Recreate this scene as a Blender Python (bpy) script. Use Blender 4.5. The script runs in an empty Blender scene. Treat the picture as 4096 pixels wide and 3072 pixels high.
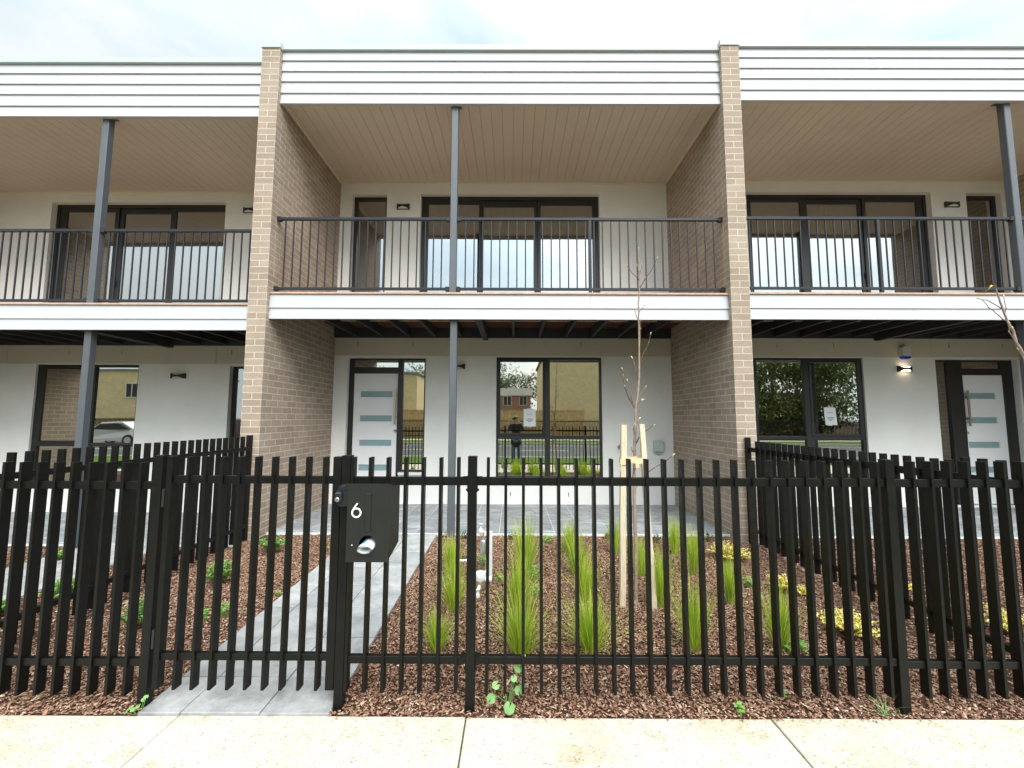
import bpy, math, random
import numpy as np
from mathutils import Vector, Matrix, Quaternion

SC = bpy.context.scene
COL = SC.collection
R = math.radians
PI = math.pi

# ---------------------------------------------------------------- helpers
class MB:
    """collects boxes, tubes, polygons; build() links them as ONE mesh object"""
    def __init__(s): s.v = []; s.f = []; s.uv = []; s.smooth = []
    def face(s, pts, uv=None, sm=False):
        b = len(s.v); s.v += [tuple(p) for p in pts]
        s.f.append(tuple(range(b, b + len(pts)))); s.uv.append(uv or [(0, 0)] * len(pts)); s.smooth.append(sm)
    def mesh(s, vs, fs, sm=False):
        b = len(s.v); s.v += [tuple(p) for p in vs]
        for f in fs:
            s.f.append(tuple(i + b for i in f)); s.uv.append([(0, 0)] * len(f)); s.smooth.append(sm)
    def box(s, x0, x1, y0, y1, z0, z1, uo=0.0, bv=0.0):
        if x0 > x1: x0, x1 = x1, x0
        if y0 > y1: y0, y1 = y1, y0
        if z0 > z1: z0, z1 = z1, z0
        if bv > 0: return s.bbox(x0, x1, y0, y1, z0, z1, bv)
        q = [((x0, y0, z0), (x1, y0, z0), (x1, y0, z1), (x0, y0, z1)), ((x1, y1, z0), (x0, y1, z0), (x0, y1, z1), (x1, y1, z1)),
             ((x0, y1, z0), (x0, y0, z0), (x0, y0, z1), (x0, y1, z1)), ((x1, y0, z0), (x1, y1, z0), (x1, y1, z1), (x1, y0, z1)),
             ((x0, y0, z1), (x1, y0, z1), (x1, y1, z1), (x0, y1, z1)), ((x0, y1, z0), (x1, y1, z0), (x1, y0, z0), (x0, y0, z0))]
        for k, f in enumerate(q):
            if k < 2: uv = [(p[0] - x0 + uo, p[2]) for p in f]
            elif k < 4: uv = [(p[1] - y0 + .12 + uo, p[2]) for p in f]
            else: uv = [(p[0] - x0 + uo, p[1]) for p in f]
            s.face(f, uv)
    def bbox(s, x0, x1, y0, y1, z0, z1, b):
        # box with chamfered edges
        X = (x0, x1); Y = (y0, y1); Z = (z0, z1); vs = {}; pts = []
        for i in (0, 1):
            for j in (0, 1):
                for k in (0, 1):
                    sx, sy, sz = (1 - 2 * i), (1 - 2 * j), (1 - 2 * k)
                    for a in range(3):
                        p = [X[i] + sx * b, Y[j] + sy * b, Z[k] + sz * b]
                        p[a] = (X[i], Y[j], Z[k])[a]
                        vs[i, j, k, a] = len(pts); pts.append(p)
        fs = []
        def ordq(ids, n):
            c = Vector((0, 0, 0))
            for t in ids: c += Vector(pts[t])
            c /= len(ids); n = Vector(n); u = (Vector(pts[ids[0]]) - c).normalized(); w = n.cross(u)
            return tuple(sorted(ids, key=lambda t: math.atan2((Vector(pts[t]) - c).dot(w), (Vector(pts[t]) - c).dot(u))))
        for a in range(3):
            for e in (0, 1):
                ids = []
                for p in (0, 1):
                    for q in (0, 1):
                        key = [p, q]; key.insert(a, e); ids.append(vs[key[0], key[1], key[2], a])
                n = [0, 0, 0]; n[a] = 2 * e - 1; fs.append(ordq(ids, n))
        for a in range(3):
            o = [t for t in range(3) if t != a]
            for p in (0, 1):
                for q in (0, 1):
                    ids = []
                    for e in (0, 1):
                        key = [0, 0, 0]; key[a] = e; key[o[0]] = p; key[o[1]] = q
                        ids += [vs[key[0], key[1], key[2], o[0]], vs[key[0], key[1], key[2], o[1]]]
                    n = [0, 0, 0]; n[o[0]] = 2 * p - 1; n[o[1]] = 2 * q - 1; fs.append(ordq(ids, n))
        for i in (0, 1):
            for j in (0, 1):
                for k in (0, 1):
                    fs.append(ordq([vs[i, j, k, a] for a in range(3)], (2 * i - 1, 2 * j - 1, 2 * k - 1)))
        s.mesh(pts, fs)
    def prism(s, poly, y0, y1):
        """outline (x,z) extruded between y0 and y1 (front y0)"""
        n = len(poly); vs = [(x, y0, z) for x, z in poly] + [(x, y1, z) for x, z in poly]
        s.mesh(vs, [tuple(range(n)), tuple(range(2 * n - 1, n - 1, -1))] + [(i + n, (i + 1) % n + n, (i + 1) % n, i) for i in range(n)])
    def tube(s, pts, rad, n=8, cap=True, sm=True):
        pts = [Vector(p) for p in pts]
        if not hasattr(rad, '__len__'): rad = [rad] * len(pts)
        rings = []; up = Vector((0, 0, 1)); prev = None
        for i, p in enumerate(pts):
            t = (pts[min(i + 1, len(pts) - 1)] - pts[max(i - 1, 0)])
            t = t.normalized() if t.length > 1e-9 else Vector((0, 0, 1))
            if prev is None:
                a = t.cross(up)
                if a.length < 1e-3: a = t.cross(Vector((1, 0, 0)))
            else: a = prev - t * prev.dot(t)
            a.normalize(); prev = a; b = t.cross(a)
            rings.append([p + (a * math.cos(2 * PI * k / n) + b * math.sin(2 * PI * k / n)) * rad[i] for k in range(n)])
        vs = [q for r in rings for q in r]; fs = []
        for i in range(len(pts) - 1):
            for k in range(n):
                fs.append((i * n + k, i * n + (k + 1) % n, (i + 1) * n + (k + 1) % n, (i + 1) * n + k))
        s.mesh(vs, fs, sm)
        if cap: s.mesh(vs, [tuple(range(n - 1, -1, -1)), tuple(range(len(vs) - n, len(vs)))])
    def lathe(s, c, prof, n=20, axis='z', sm=True):
        vs = []; fs = []
        for r, h in prof:
            for k in range(n):
                a = 2 * PI * k / n
                p = (r * math.cos(a), r * math.sin(a), h) if axis == 'z' else (r * math.cos(a), h, r * math.sin(a))
                vs.append((c[0] + p[0], c[1] + p[1], c[2] + p[2]))
        for i in range(len(prof) - 1):
            for k in range(n):
                fs.append((i * n + k, i * n + (k + 1) % n, (i + 1) * n + (k + 1) % n, (i + 1) * n + k))
        s.mesh(vs, fs, sm); s.mesh(vs, [tuple(range(n - 1, -1, -1)), tuple(range(len(vs) - n, len(vs)))])
    def blob(s, c, r, ax=None, n=6, m=5):
        """ellipsoid with long axis along ax; r=(across, along)"""
        q = Vector((0, 0, 1)).rotation_difference(Vector(ax or (0, 0, 1))); vs = []; fs = []
        for i in range(m + 1):
            t = PI * i / m
            for k in range(n):
                a = 2 * PI * k / n
                vs.append(Vector(c) + q @ Vector((r[0] * math.sin(t) * math.cos(a), r[0] * math.sin(t) * math.sin(a), -r[1] * math.cos(t))))
        for i in range(m):
            for k in range(n): fs.append((i * n + k, i * n + (k + 1) % n, (i + 1) * n + (k + 1) % n, (i + 1) * n + k))
        s.mesh(vs, fs, True)
    def build(s, name, mat, parent=None, origin=None):
        me = bpy.data.meshes.new(name)
        off = Vector(origin) if origin is not None else Vector((0, 0, 0))
        me.from_pydata([tuple(Vector(p) - off) for p in s.v], [], s.f)
        ul = me.uv_layers.new(name='UVMap'); flat = []
        for u in s.uv:
            for a in u: flat += [a[0], a[1]]
        ul.data.foreach_set('uv', flat)
        me.polygons.foreach_set('use_smooth', s.smooth)
        me.materials.append(mat); me.update()
        o = bpy.data.objects.new(name, me); COL.objects.link(o)
        if parent is not None:
            o.parent = parent
            o.location = off - world_loc(parent)
        else: o.location = off
        return o

def world_loc(o):
    l = Vector(o.location); p = o.parent
    while p is not None: l += Vector(p.location); p = p.parent
    return l
def tag(o, label=None, cat=None, group=None, kind=None):
    if label: o['label'] = label
    if cat: o['category'] = cat
    if group: o['group'] = group
    if kind: o['kind'] = kind
    return o
def thing(name, label, cat, loc, group=None):
    o = bpy.data.objects.new(name, None); COL.objects.link(o); o.location = loc; o.empty_display_size = .1
    return tag(o, label, cat, group)
def dup(o, parent, off):
    c = o.copy(); COL.objects.link(c); c.parent = parent; c.location = Vector(o.location) + Vector(off); return c
def struct(name, mb, m, label=None): 
    return tag(mb.build(name, m), label, None, None, 'structure')

# ---------------------------------------------------------------- materials
def mat(name): 
    m = bpy.data.materials.new(name); m.use_nodes = True; nt = m.node_tree
    b = nt.nodes['Principled BSDF']; return m, nt, b
def N(nt, t, **kw):
    n = nt.nodes.new(t)
    for k, v in kw.items():
        if k in n.inputs: n.inputs[k].default_value = v
        else: setattr(n, k, v)
    return n
def L(nt, a, b): nt.links.new(a, b)
def ramp(nt, fac, stops):
    r = nt.nodes.new('ShaderNodeValToRGB'); L(nt, fac, r.inputs[0]); e = r.color_ramp.elements
    while len(e) < len(stops): e.new(.5)
    for k, (p, c) in enumerate(stops): e[k].position = p; e[k].color = (*c, 1)
    return r.outputs[0]
def mixc(nt, fac, a, b, mode='MIX'):
    n = nt.nodes.new('ShaderNodeMix'); n.data_type = 'RGBA'; n.blend_type = mode
    for sock, val in ((n.inputs[0], fac), (n.inputs[6], a), (n.inputs[7], b)):
        if isinstance(val, bpy.types.NodeSocket): L(nt, val, sock)
        else: sock.default_value = val if not hasattr(val, '__len__') else ((*val, 1) if len(val) == 3 else val)
    return n.outputs[2]
def coord(nt, which='Object', scale=None):
    t = nt.nodes.new('ShaderNodeTexCoord'); o = t.outputs[which]
    if scale is not None:
        mp = nt.nodes.new('ShaderNodeMapping'); mp.inputs['Scale'].default_value = scale; L(nt, o, mp.inputs[0]); o = mp.outputs[0]
    return o
def geopos(nt, scale=None):
    g = nt.nodes.new('ShaderNodeNewGeometry'); o = g.outputs['Position']
    if scale is not None:
        mp = nt.nodes.new('ShaderNodeMapping'); mp.inputs['Scale'].default_value = scale; L(nt, o, mp.inputs[0]); o = mp.outputs[0]
    return o
def noise(nt, vec, scale, detail=4, rough=.55):
    n = N(nt, 'ShaderNodeTexNoise', Scale=scale, Detail=detail, Roughness=rough); L(nt, vec, n.inputs['Vector']); return n.outputs[0]
def bump(nt, b, h, strength, dist):
    n = N(nt, 'ShaderNodeBump', Strength=strength, Distance=dist); L(nt, h, n.inputs['Height']); L(nt, n.outputs[0], b.inputs['Normal']); return n
def simple(name, col, rough=.5, spec=.5, metal=0, var=.0, vscale=3.0, bmp=0, bscale=200, bdist=.002):
    m, nt, b = mat(name); b.inputs['Roughness'].default_value = rough; b.inputs['Specular IOR Level'].default_value = spec
    b.inputs['Metallic'].default_value = metal; b.inputs['Base Color'].default_value = (*col, 1)
    p = geopos(nt)
    if var:
        n = noise(nt, p, vscale, 5)
        c = ramp(nt, n, [(.3, tuple(x * (1 - var) for x in col)), (.7, tuple(min(1, x * (1 + var)) for x in col))]); L(nt, c, b.inputs['Base Color'])
    if bmp: bump(nt, b, noise(nt, p, bscale, 3), bmp, bdist)
    return m

def brick_mat(name, c1, c2, mortar, bw=.24, rh=.086):
    m, nt, b = mat(name); uv = coord(nt, 'UV'); pos = geopos(nt)
    # slight waviness so that the joints are not ruler straight
    nz = N(nt, 'ShaderNodeTexNoise', Scale=5.0, Detail=2.0); L(nt, pos, nz.inputs['Vector'])
    wob = nt.nodes.new('ShaderNodeVectorMath'); wob.operation = 'MULTIPLY_ADD'; L(nt, nz.outputs['Color'], wob.inputs[0])
    wob.inputs[1].default_value = (.004, .006, 0)
    sub = nt.nodes.new('ShaderNodeVectorMath'); sub.operation = 'SUBTRACT'; L(nt, uv, sub.inputs[0]); sub.inputs[1].default_value = (.002, .003, 0)
    L(nt, sub.outputs[0], wob.inputs[2])
    br = nt.nodes.new('ShaderNodeTexBrick'); L(nt, wob.outputs[0], br.inputs['Vector'])
    for k, v in dict(Scale=1.0, Bias=0.0).items(): br.inputs[k].default_value = v
    br.inputs['Mortar Size'].default_value = .0055; br.inputs['Mortar Smooth'].default_value = .15
    br.inputs['Brick Width'].default_value = bw; br.inputs['Row Height'].default_value = rh
    br.inputs['Color1'].default_value = (*c1, 1); br.inputs['Color2'].default_value = (*c2, 1); br.inputs['Mortar'].default_value = (*mortar, 1)
    n1 = noise(nt, pos, 60, 6, .7); n2 = noise(nt, pos, 2.2, 3)
    c = mixc(nt, 1.0, br.outputs['Color'], ramp(nt, n1, [(.25, (.72, .70, .68)), (.62, (1.12, 1.12, 1.12))]), 'MULTIPLY')
    c = mixc(nt, 1.0, c, ramp(nt, n2, [(.3, (.9, .89, .88)), (.7, (1.06, 1.06, 1.06))]), 'MULTIPLY')
    L(nt, c, b.inputs['Base Color']); b.inputs['Roughness'].default_value = .9; b.inputs['Specular IOR Level'].default_value = .25
    inv = nt.nodes.new('ShaderNodeMath'); inv.operation = 'SUBTRACT'; inv.inputs[0].default_value = 1; L(nt, br.outputs['Fac'], inv.inputs[1])
    ad = nt.nodes.new('ShaderNodeMath'); ad.operation = 'MULTIPLY_ADD'; L(nt, n1, ad.inputs[0]); ad.inputs[1].default_value = .35; L(nt, inv.outputs[0], ad.inputs[2])
    bump(nt, b, ad.outputs[0], .55, .006)
    return m

M = {}
M['brick'] = brick_mat('brown_brick', (.315, .243, .185), (.395, .312, .244), (.56, .495, .415))
M['brick_opposite'] = brick_mat('cream_brick', (.72, .58, .33), (.80, .66, .40), (.62, .52, .34))
M['brick_red'] = brick_mat('red_brick', (.30, .16, .12), (.36, .20, .15), (.45, .40, .35))
# painted render
def render_mat(name, col):
    m, nt, b = mat(name); p = geopos(nt)
    n = noise(nt, p, 1.6, 5, .6); st = noise(nt, geopos(nt, (1, 1, .6)), 2.5, 5)
    c = ramp(nt, n, [(.3, tuple(x * .955 for x in col)), (.7, tuple(x * 1.02 for x in col))])
    c = mixc(nt, 1.0, c, ramp(nt, st, [(.32, (.97, .967, .963)), (.6, (1, 1, 1))]), 'MULTIPLY')
    L(nt, c, b.inputs['Base Color']); b.inputs['Roughness'].default_value = .85; b.inputs['Specular IOR Level'].default_value = .3
    bump(nt, b, noise(nt, p, 300, 5, .75), .5, .0025); return m
M['render_shade'] = render_mat('shade_toned_render', (.60, .55, .45))  # wall render with the shade under the deck put into its colour
M['render'] = render_mat('painted_render', (.80, .79, .76))
M['white'] = simple('white_weatherboard', (.50, .497, .512), .55, .4, var=.025, vscale=1.5, bmp=.15, bscale=60, bdist=.001)
M['capping'] = simple('pale_metal_capping', (.45, .485, .465), .42, .5, var=.03, vscale=2)
M['soffit'] = simple('taupe_soffit_board', (.62, .535, .46), .65, .35, var=.03, vscale=2)
M['soffit_gap'] = simple('soffit_gap', (.27, .225, .185), .9)
M['trim'] = simple('taupe_trim', (.76, .67, .56), .6)
M['steel'] = simple('grey_painted_steel', (.088, .096, .106), .42, .5, var=.06, vscale=6, bmp=.06, bscale=120, bdist=.001)
M['rail'] = simple('charcoal_powdercoat', (.020, .023, .029), .42, .3, var=.06, vscale=8)
M['frame'] = simple('dark_window_frame', (.020, .0205, .020), .36, .5)
M['joist'] = simple('dark_painted_joist', (.03, .031, .034), .6, .4, var=.15)
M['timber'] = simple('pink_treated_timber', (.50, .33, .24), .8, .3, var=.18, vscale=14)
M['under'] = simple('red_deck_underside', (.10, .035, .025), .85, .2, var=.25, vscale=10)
M['batten'] = simple('raw_pine_batten', (.42, .33, .22), .85, .2, var=.1)
def black_mat():
    m, nt, b = mat('black_powdercoat'); p = geopos(nt)
    base = ramp(nt, noise(nt, p, 9, 4), [(.3, (.0032, .0030, .0025)), (.7, (.0058, .0052, .0043))])
    dust = ramp(nt, noise(nt, p, 260, 2, .4), [(.735, (0, 0, 0)), (.79, (1, 1, 1))])
    big = ramp(nt, noise(nt, p, 5, 3), [(.5, (0, 0, 0)), (.75, (1, 1, 1))])
    f = mixc(nt, 1.0, dust, big, 'MULTIPLY')
    L(nt, mixc(nt, f, base, (.30, .28, .25)), b.inputs['Base Color']); b.inputs['Roughness'].default_value = .44
    L(nt, ramp(nt, noise(nt, p, 30, 4), [(.3, (.36,) * 3), (.7, (.52,) * 3)]), b.inputs['Roughness']); b.inputs['Specular IOR Level'].default_value = .22
    return m
M['black'] = black_mat()
M['mailbox'] = simple('black_mailbox', (.013, .0125, .0105), .52, .35, var=.12, vscale=14, bmp=.05, bscale=300, bdist=.0005)
M['white_paint'] = simple('white_number', (.85, .85, .83), .5)
M['door'] = simple('white_door', (.80, .80, .81), .42, .45, var=.012)
M['frost'] = simple('frosted_glass', (.25, .37, .39), .32, .5, var=.05, vscale=5)
M['brass'] = simple('brushed_bronze', (.52, .42, .31), .35, .5, metal=.85)
M['chrome'] = simple('steel_bright', (.62, .62, .60), .28, .5, metal=.9)
M['paper'] = simple('paper', (.82, .85, .85), .8, .2, var=.02)
M['ink'] = simple('ink', (.10, .10, .11), .8)
M['plastic_grey'] = simple('grey_plastic_box', (.47, .52, .52), .5, .4)
M['plastic_white'] = simple('white_plastic', (.62, .62, .60), .4, .4, var=.05, vscale=20)
M['plastic_blue'] = simple('blue_lens', (.008, .02, .42), .25, .5)
M['lamp_black'] = simple('black_wall_lamp', (.012, .012, .012), .45)
M['diffuser'] = simple('lamp_diffuser', (.80, .76, .70), .5)
def lit():
    m, nt, b = mat('lit_diffuser'); b.inputs['Base Color'].default_value = (.9, .85, .75, 1)
    b.inputs['Emission Color'].default_value = (1, .80, .55, 1); b.inputs['Emission Strength'].default_value = 5; return m
M['lit'] = lit()
M['room'] = simple('room_paint', (.42, .42, .40), .9)
M['room_floor'] = simple('room_floor', (.16, .12, .09), .7)
M['curtain'] = simple('sheer_curtain', (.62, .62, .60), .9, .1)
M['dark_tyre'] = simple('dark_rubber', (.02, .02, .02), .6)
# window glass: half mirror over a dim room
def glass_mat(name, refl, tint, gcol=(.95, .95, .86)):
    m = bpy.data.materials.new(name); m.use_nodes = True; nt = m.node_tree; nt.nodes.clear()
    o = nt.nodes.new('ShaderNodeOutputMaterial'); g = nt.nodes.new('ShaderNodeBsdfGlossy'); t = nt.nodes.new('ShaderNodeBsdfTransparent')
    g.inputs['Roughness'].default_value = 0.0; g.inputs['Color'].default_value = (*gcol, 1); t.inputs['Color'].default_value = (*tint, 1)
    fr = N(nt, 'ShaderNodeFresnel', IOR=1.5); ad = nt.nodes.new('ShaderNodeMath'); ad.operation = 'ADD'; ad.use_clamp = True
    L(nt, fr.outputs[0], ad.inputs[0]); ad.inputs[1].default_value = refl - .04
    bp = N(nt, 'ShaderNodeBump', Strength=.05, Distance=.01); L(nt, noise(nt, geopos(nt), 1.7, 1), bp.inputs['Height'])
    L(nt, bp.outputs[0], g.inputs['Normal'])
    mx = nt.nodes.new('ShaderNodeMixShader'); L(nt, ad.outputs[0], mx.inputs[0]); L(nt, t.outputs[0], mx.inputs[1]); L(nt, g.outputs[0], mx.inputs[2]); L(nt, mx.outputs[0], o.inputs[0])
    return m
M['glass'] = glass_mat('window_glass', .60, (.42, .45, .40), (1, .99, .88))
M['glass_upper'] = glass_mat('balcony_glass', .43, (.42, .44, .38), (.97, 1, 1))
# paving
def concrete_mat():
    m, nt, b = mat('footpath_concrete'); p = geopos(nt)
    big = noise(nt, p, 1.7, 6, .65); col = ramp(nt, big, [(.32, (.48, .415, .305)), (.47, (.57, .52, .42)), (.68, (.61, .575, .50))])
    brush = noise(nt, geopos(nt, (7, 34, 9)), 6, 5, .75)
    col = mixc(nt, 1.0, col, ramp(nt, brush, [(.36, (.66, .61, .53)), (.54, (1.06, 1.06, 1.06))]), 'MULTIPLY')
    for sc, lo, hi, dk in ((120, .14, .34, (.28, .23, .17)), (60, .12, .24, (.24, .20, .15))):
        v = nt.nodes.new('ShaderNodeTexVoronoi'); v.inputs['Scale'].default_value = sc; L(nt, p, v.inputs['Vector'])
        sp = ramp(nt, v.outputs['Distance'], [(lo, dk), (hi, (1, 1, 1))])
        msk = ramp(nt, noise(nt, p, sc * .33, 3), [(.47, (1, 1, 1)), (.58, (0, 0, 0))])
        col = mixc(nt, 1.0, col, mixc(nt, msk, sp, (1, 1, 1)), 'MULTIPLY')
    st = ramp(nt, noise(nt, p, 3.6, 7, .72), [(.56, (1, 1, 1)), (.74, (.66, .58, .46))])
    col = mixc(nt, 1.0, col, st, 'MULTIPLY')
    spot = ramp(nt, noise(nt, geopos(nt, (1, 1.8, 1)), 10.5, 2, .4), [(.765, (1, 1, 1)), (.80, (.34, .29, .24))])
    col = mixc(nt, 1.0, col, spot, 'MULTIPLY')
    L(nt, col, b.inputs['Base Color']); b.inputs['Roughness'].default_value = .9; b.inputs['Specular IOR Level'].default_value = .25
    bump(nt, b, noise(nt, p, 160, 4, .7), .5, .003); return m
M['concrete'] = concrete_mat()
def paver_mat(name, a, c, scr=0.0):
    m, nt, b = mat(name); p = geopos(nt); g = nt.nodes.new('ShaderNodeNewGeometry')
    col = ramp(nt, noise(nt, p, 5, 8, .75), [(.32, a), (.66, c)])
    col = mixc(nt, 1.0, col, ramp(nt, g.outputs['Random Per Island'], [(0, (.86,) * 3), (1, (1.1,) * 3)]), 'MULTIPLY')
    if scr:
        w = nt.nodes.new('ShaderNodeTexNoise'); w.inputs['Scale'].default_value = 1.6; w.inputs['Detail'].default_value = 7; w.inputs['Distortion'].default_value = 2.2; w.inputs['Roughness'].default_value = .62
        L(nt, geopos(nt, (1, 2.2, 1)), w.inputs['Vector'])
        col = mixc(nt, ramp(nt, w.outputs[0], [(.50, (0,) * 3), (.66, (scr,) * 3)]), col, (.55, .57, .58))
    d = ramp(nt, noise(nt, p, 130, 2), [(.72, (0,) * 3), (.8, (.5,) * 3)])
    col = mixc(nt, d, col, (.5, .5, .5))
    L(nt, col, b.inputs['Base Color']); L(nt, ramp(nt, noise(nt, p, 9, 4), [(.3, (.5,) * 3), (.7, (.72,) * 3)]), b.inputs['Roughness']); b.inputs['Specular IOR Level'].default_value = .4
    bump(nt, b, noise(nt, p, 45, 5, .65), .4, .004); return m
M['paver'] = paver_mat('bluestone_paver', (.225, .218, .212), (.45, .44, .428))
M['tile'] = paver_mat('slate_porch_tile', (.20, .203, .21), (.335, .338, .345), .65)
M['grout'] = simple('pale_grout', (.66, .67, .68), .9)
M['soil'] = simple('dark_soil', (.06, .032, .021), .95, .1, var=.4, vscale=40, bmp=.6, bscale=80, bdist=.01)
M['joint'] = simple('dark_joint', (.10, .085, .065), .95)
def chip_mat():
    m, nt, b = mat('bark_chip'); g = nt.nodes.new('ShaderNodeNewGeometry')
    col = ramp(nt, g.outputs['Random Per Island'], [(0, (.15, .066, .040)), (.3, (.27, .135, .085)), (.62, (.37, .21, .138)), (.88, (.47, .30, .205)), (1, (.66, .52, .38))])
    col = mixc(nt, 1.0, col, ramp(nt, noise(nt, geopos(nt), 90, 4), [(.3, (.7,) * 3), (.7, (1.15,) * 3)]), 'MULTIPLY')
    L(nt, col, b.inputs['Base Color']); b.inputs['Roughness'].default_value = .85; b.inputs['Specular IOR Level'].default_value = .25
    return m
M['chip'] = chip_mat()
def leaf_mat(name, a, c, tr=.35, rough=.5):
    m, nt, b = mat(name); g = nt.nodes.new('ShaderNodeNewGeometry')
    col = ramp(nt, g.outputs['Random Per Island'], [(0, a), (1, c)]); L(nt, col, b.inputs['Base Color']); b.inputs['Roughness'].default_value = rough
    t = nt.nodes.new('ShaderNodeBsdfTranslucent'); L(nt, mixc(nt, 1.0, col, (1.3, 1.5, .6), 'MULTIPLY'), t.inputs[0])
    mx = nt.nodes.new('ShaderNodeMixShader'); mx.inputs[0].default_value = tr
    L(nt, b.outputs[0], mx.inputs[1]); L(nt, t.outputs[0], mx.inputs[2]); L(nt, mx.outputs[0], nt.nodes['Material Output'].inputs[0]); return m
M['blade'] = leaf_mat('grass_blade', (.13, .235, .012), (.68, .74, .12), .38)
M['straw'] = leaf_mat('dry_blade', (.28, .27, .10), (.46, .40, .20), .2)
M['shrub'] = leaf_mat('shrub_leaf', (.09, .23, .05), (.36, .56, .17), .25, .38)
M['shrub_dark'] = leaf_mat('dark_leaf', (.02, .07, .02), (.06, .16, .04), .2, .35)
M['gold'] = leaf_mat('golden_leaf', (.66, .48, .07), (.93, .87, .40), .25)
M['clover'] = leaf_mat('clover_leaf', (.14, .34, .05), (.30, .52, .13), .25)
M['weed'] = leaf_mat('weed_leaf', (.15, .32, .09), (.28, .45, .16), .25)
M['yellow'] = leaf_mat('yellow_petal', (.75, .65, .05), (.85, .78, .2), .3)
M['bark'] = simple('young_bark', (.30, .22, .17), .85, .25, var=.25, vscale=40, bmp=.4, bscale=90, bdist=.003)
M['twig'] = simple('dark_twig', (.14, .075, .05), .75, .3, var=.2, vscale=40)
M['bud'] = simple('furry_bud', (.52, .50, .30), .9, .2, var=.15, vscale=60)
def stake_mat():
    m, nt, b = mat('raw_hardwood_stake'); w = noise(nt, geopos(nt, (60, 60, 3)), 3, 5)
    L(nt, ramp(nt, w, [(.3, (.46, .36, .23)), (.5, (.60, .50, .355)), (.75, (.66, .575, .44))]), b.inputs['Base Color']); b.inputs['Roughness'].default_value = .85
    bump(nt, b, w, .4, .003); return m
M['stake'] = stake_mat()
M['hessian'] = simple('hessian_strap', (.62, .50, .31), .95, .1, var=.15, vscale=80)
M['asphalt'] = simple('asphalt', (.075, .076, .078), .9, .3, var=.2, vscale=3, bmp=.5, bscale=150, bdist=.004)
M['line'] = simple('road_line_paint', (.70, .70, .68), .7)
M['grass'] = simple('verge_grass', (.085, .15, .03), .95, .1, var=.4, vscale=6, bmp=.8, bscale=60, bdist=.03)
M['fence_timber'] = simple('paling', (.60, .42, .20), .9, .2, var=.25, vscale=5)
M['roof_grey'] = simple('grey_roof', (.22, .23, .25), .6)
M['tree_leaf'] = leaf_mat('eucalypt_leaf', (.06, .085, .025), (.20, .23, .075), .15)
M['far_white'] = simple('far_white_cladding', (.7, .7, .7), .6)
M['far_yellow'] = simple('yellow_cladding', (.55, .42, .14), .7, var=.1)

rnd = random.Random(7)
YW = 2.06          # front face of the back wall
CX0, CX1 = -3.172, 2.791

# ---------------------------------------------------------------- ground, paths
mb = MB(); mb.face([(-220, -220, -.36), (220, -220, -.36), (220, 220, -.36), (-220, 220, -.36)]); struct('ground', mb, M['soil'])
mb = MB(); mb.box(-60, 60, -17.6, -8.0, -.40, -.235); struct('road', mb, M['asphalt'])
mb = MB()
for k in range(20): mb.box(-60 + k * 6, -57 + k * 6, -13.25, -13.13, -.25, -.231)
mb.box(-60, 60, -16.9, -16.8, -.25, -.231)
struct('road_marking', mb, M['line'])
mb = MB()
for y0, y1 in ((-8.15, -8.0), (-17.75, -17.6)): mb.box(-60, 60, y0 if y0 > -10 else y0, y1, -.40, -.10) if y0 < -10 else mb.box(-60, 60, -8.0, -7.85, -.40, -.10)
struct('kerb', mb, M['concrete'])
mb = MB(); mb.box(-60, 60, -7.85, -4.9, -.40, -.115); mb.box(-60, 60, -20.4, -17.75, -.40, -.115); tag(mb.build('verge', M['grass']), None, None, None, 'structure')
mb = MB(); mb.box(-60, 60, -22.0, -20.4, -.40, -.085)
struct('far_footpath', mb, M['concrete'])
mb = MB()
js = [-12.0, -10.4, -8.8, -7.2, -5.6, -3.3, -1.77, -.245, 1.371, 2.98, 4.6, 6.2, 7.8, 9.4, 11]
for a, b in zip(js[:-1], js[1:]):
    mb.box(a + .004, b - .004, -4.9, -2.858 + rnd.uniform(-.002, .002), -.30, -.085 + rnd.uniform(-.002, .002), bv=.004)
mb.box(-1.0195, -1.0145, -4.88, -2.86, -.0865, -.0838) if False else None
struct('footpath', mb, M['concrete'])
mb = MB(); mb.box(-12, 11, -4.89, -2.875, -.35, -.100); struct('footpath_joint', mb, M['joint'])

def gz(x, y):
    t = min(1, max(0, (y + 2.82) / 3.08))
    end = -.155 if x < -3.29 else (0.0 if x < 2.91 else -.012)
    return -.083 + (end + .083) * t
PATHS = [(-1.996, -.972), (-5.42, -4.40), (7.15, 8.17)]
mb = MB()
for xa, xb in ((-11, -3.292), (-3.288, 2.908), (2.912, 11)):
    for k in range(8):
        ya = -2.862 + k * 3.13 / 8; yb = ya + 3.13 / 8; xm = (xa + xb) / 2
        mb.face([(xa, ya, gz(xm, ya) - .012), (xb, ya, gz(xm, ya) - .012), (xb, yb, gz(xm, yb) - .012), (xa, yb, gz(xm, yb) - .012)])
struct('garden_bed', mb, M['soil'])

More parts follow.
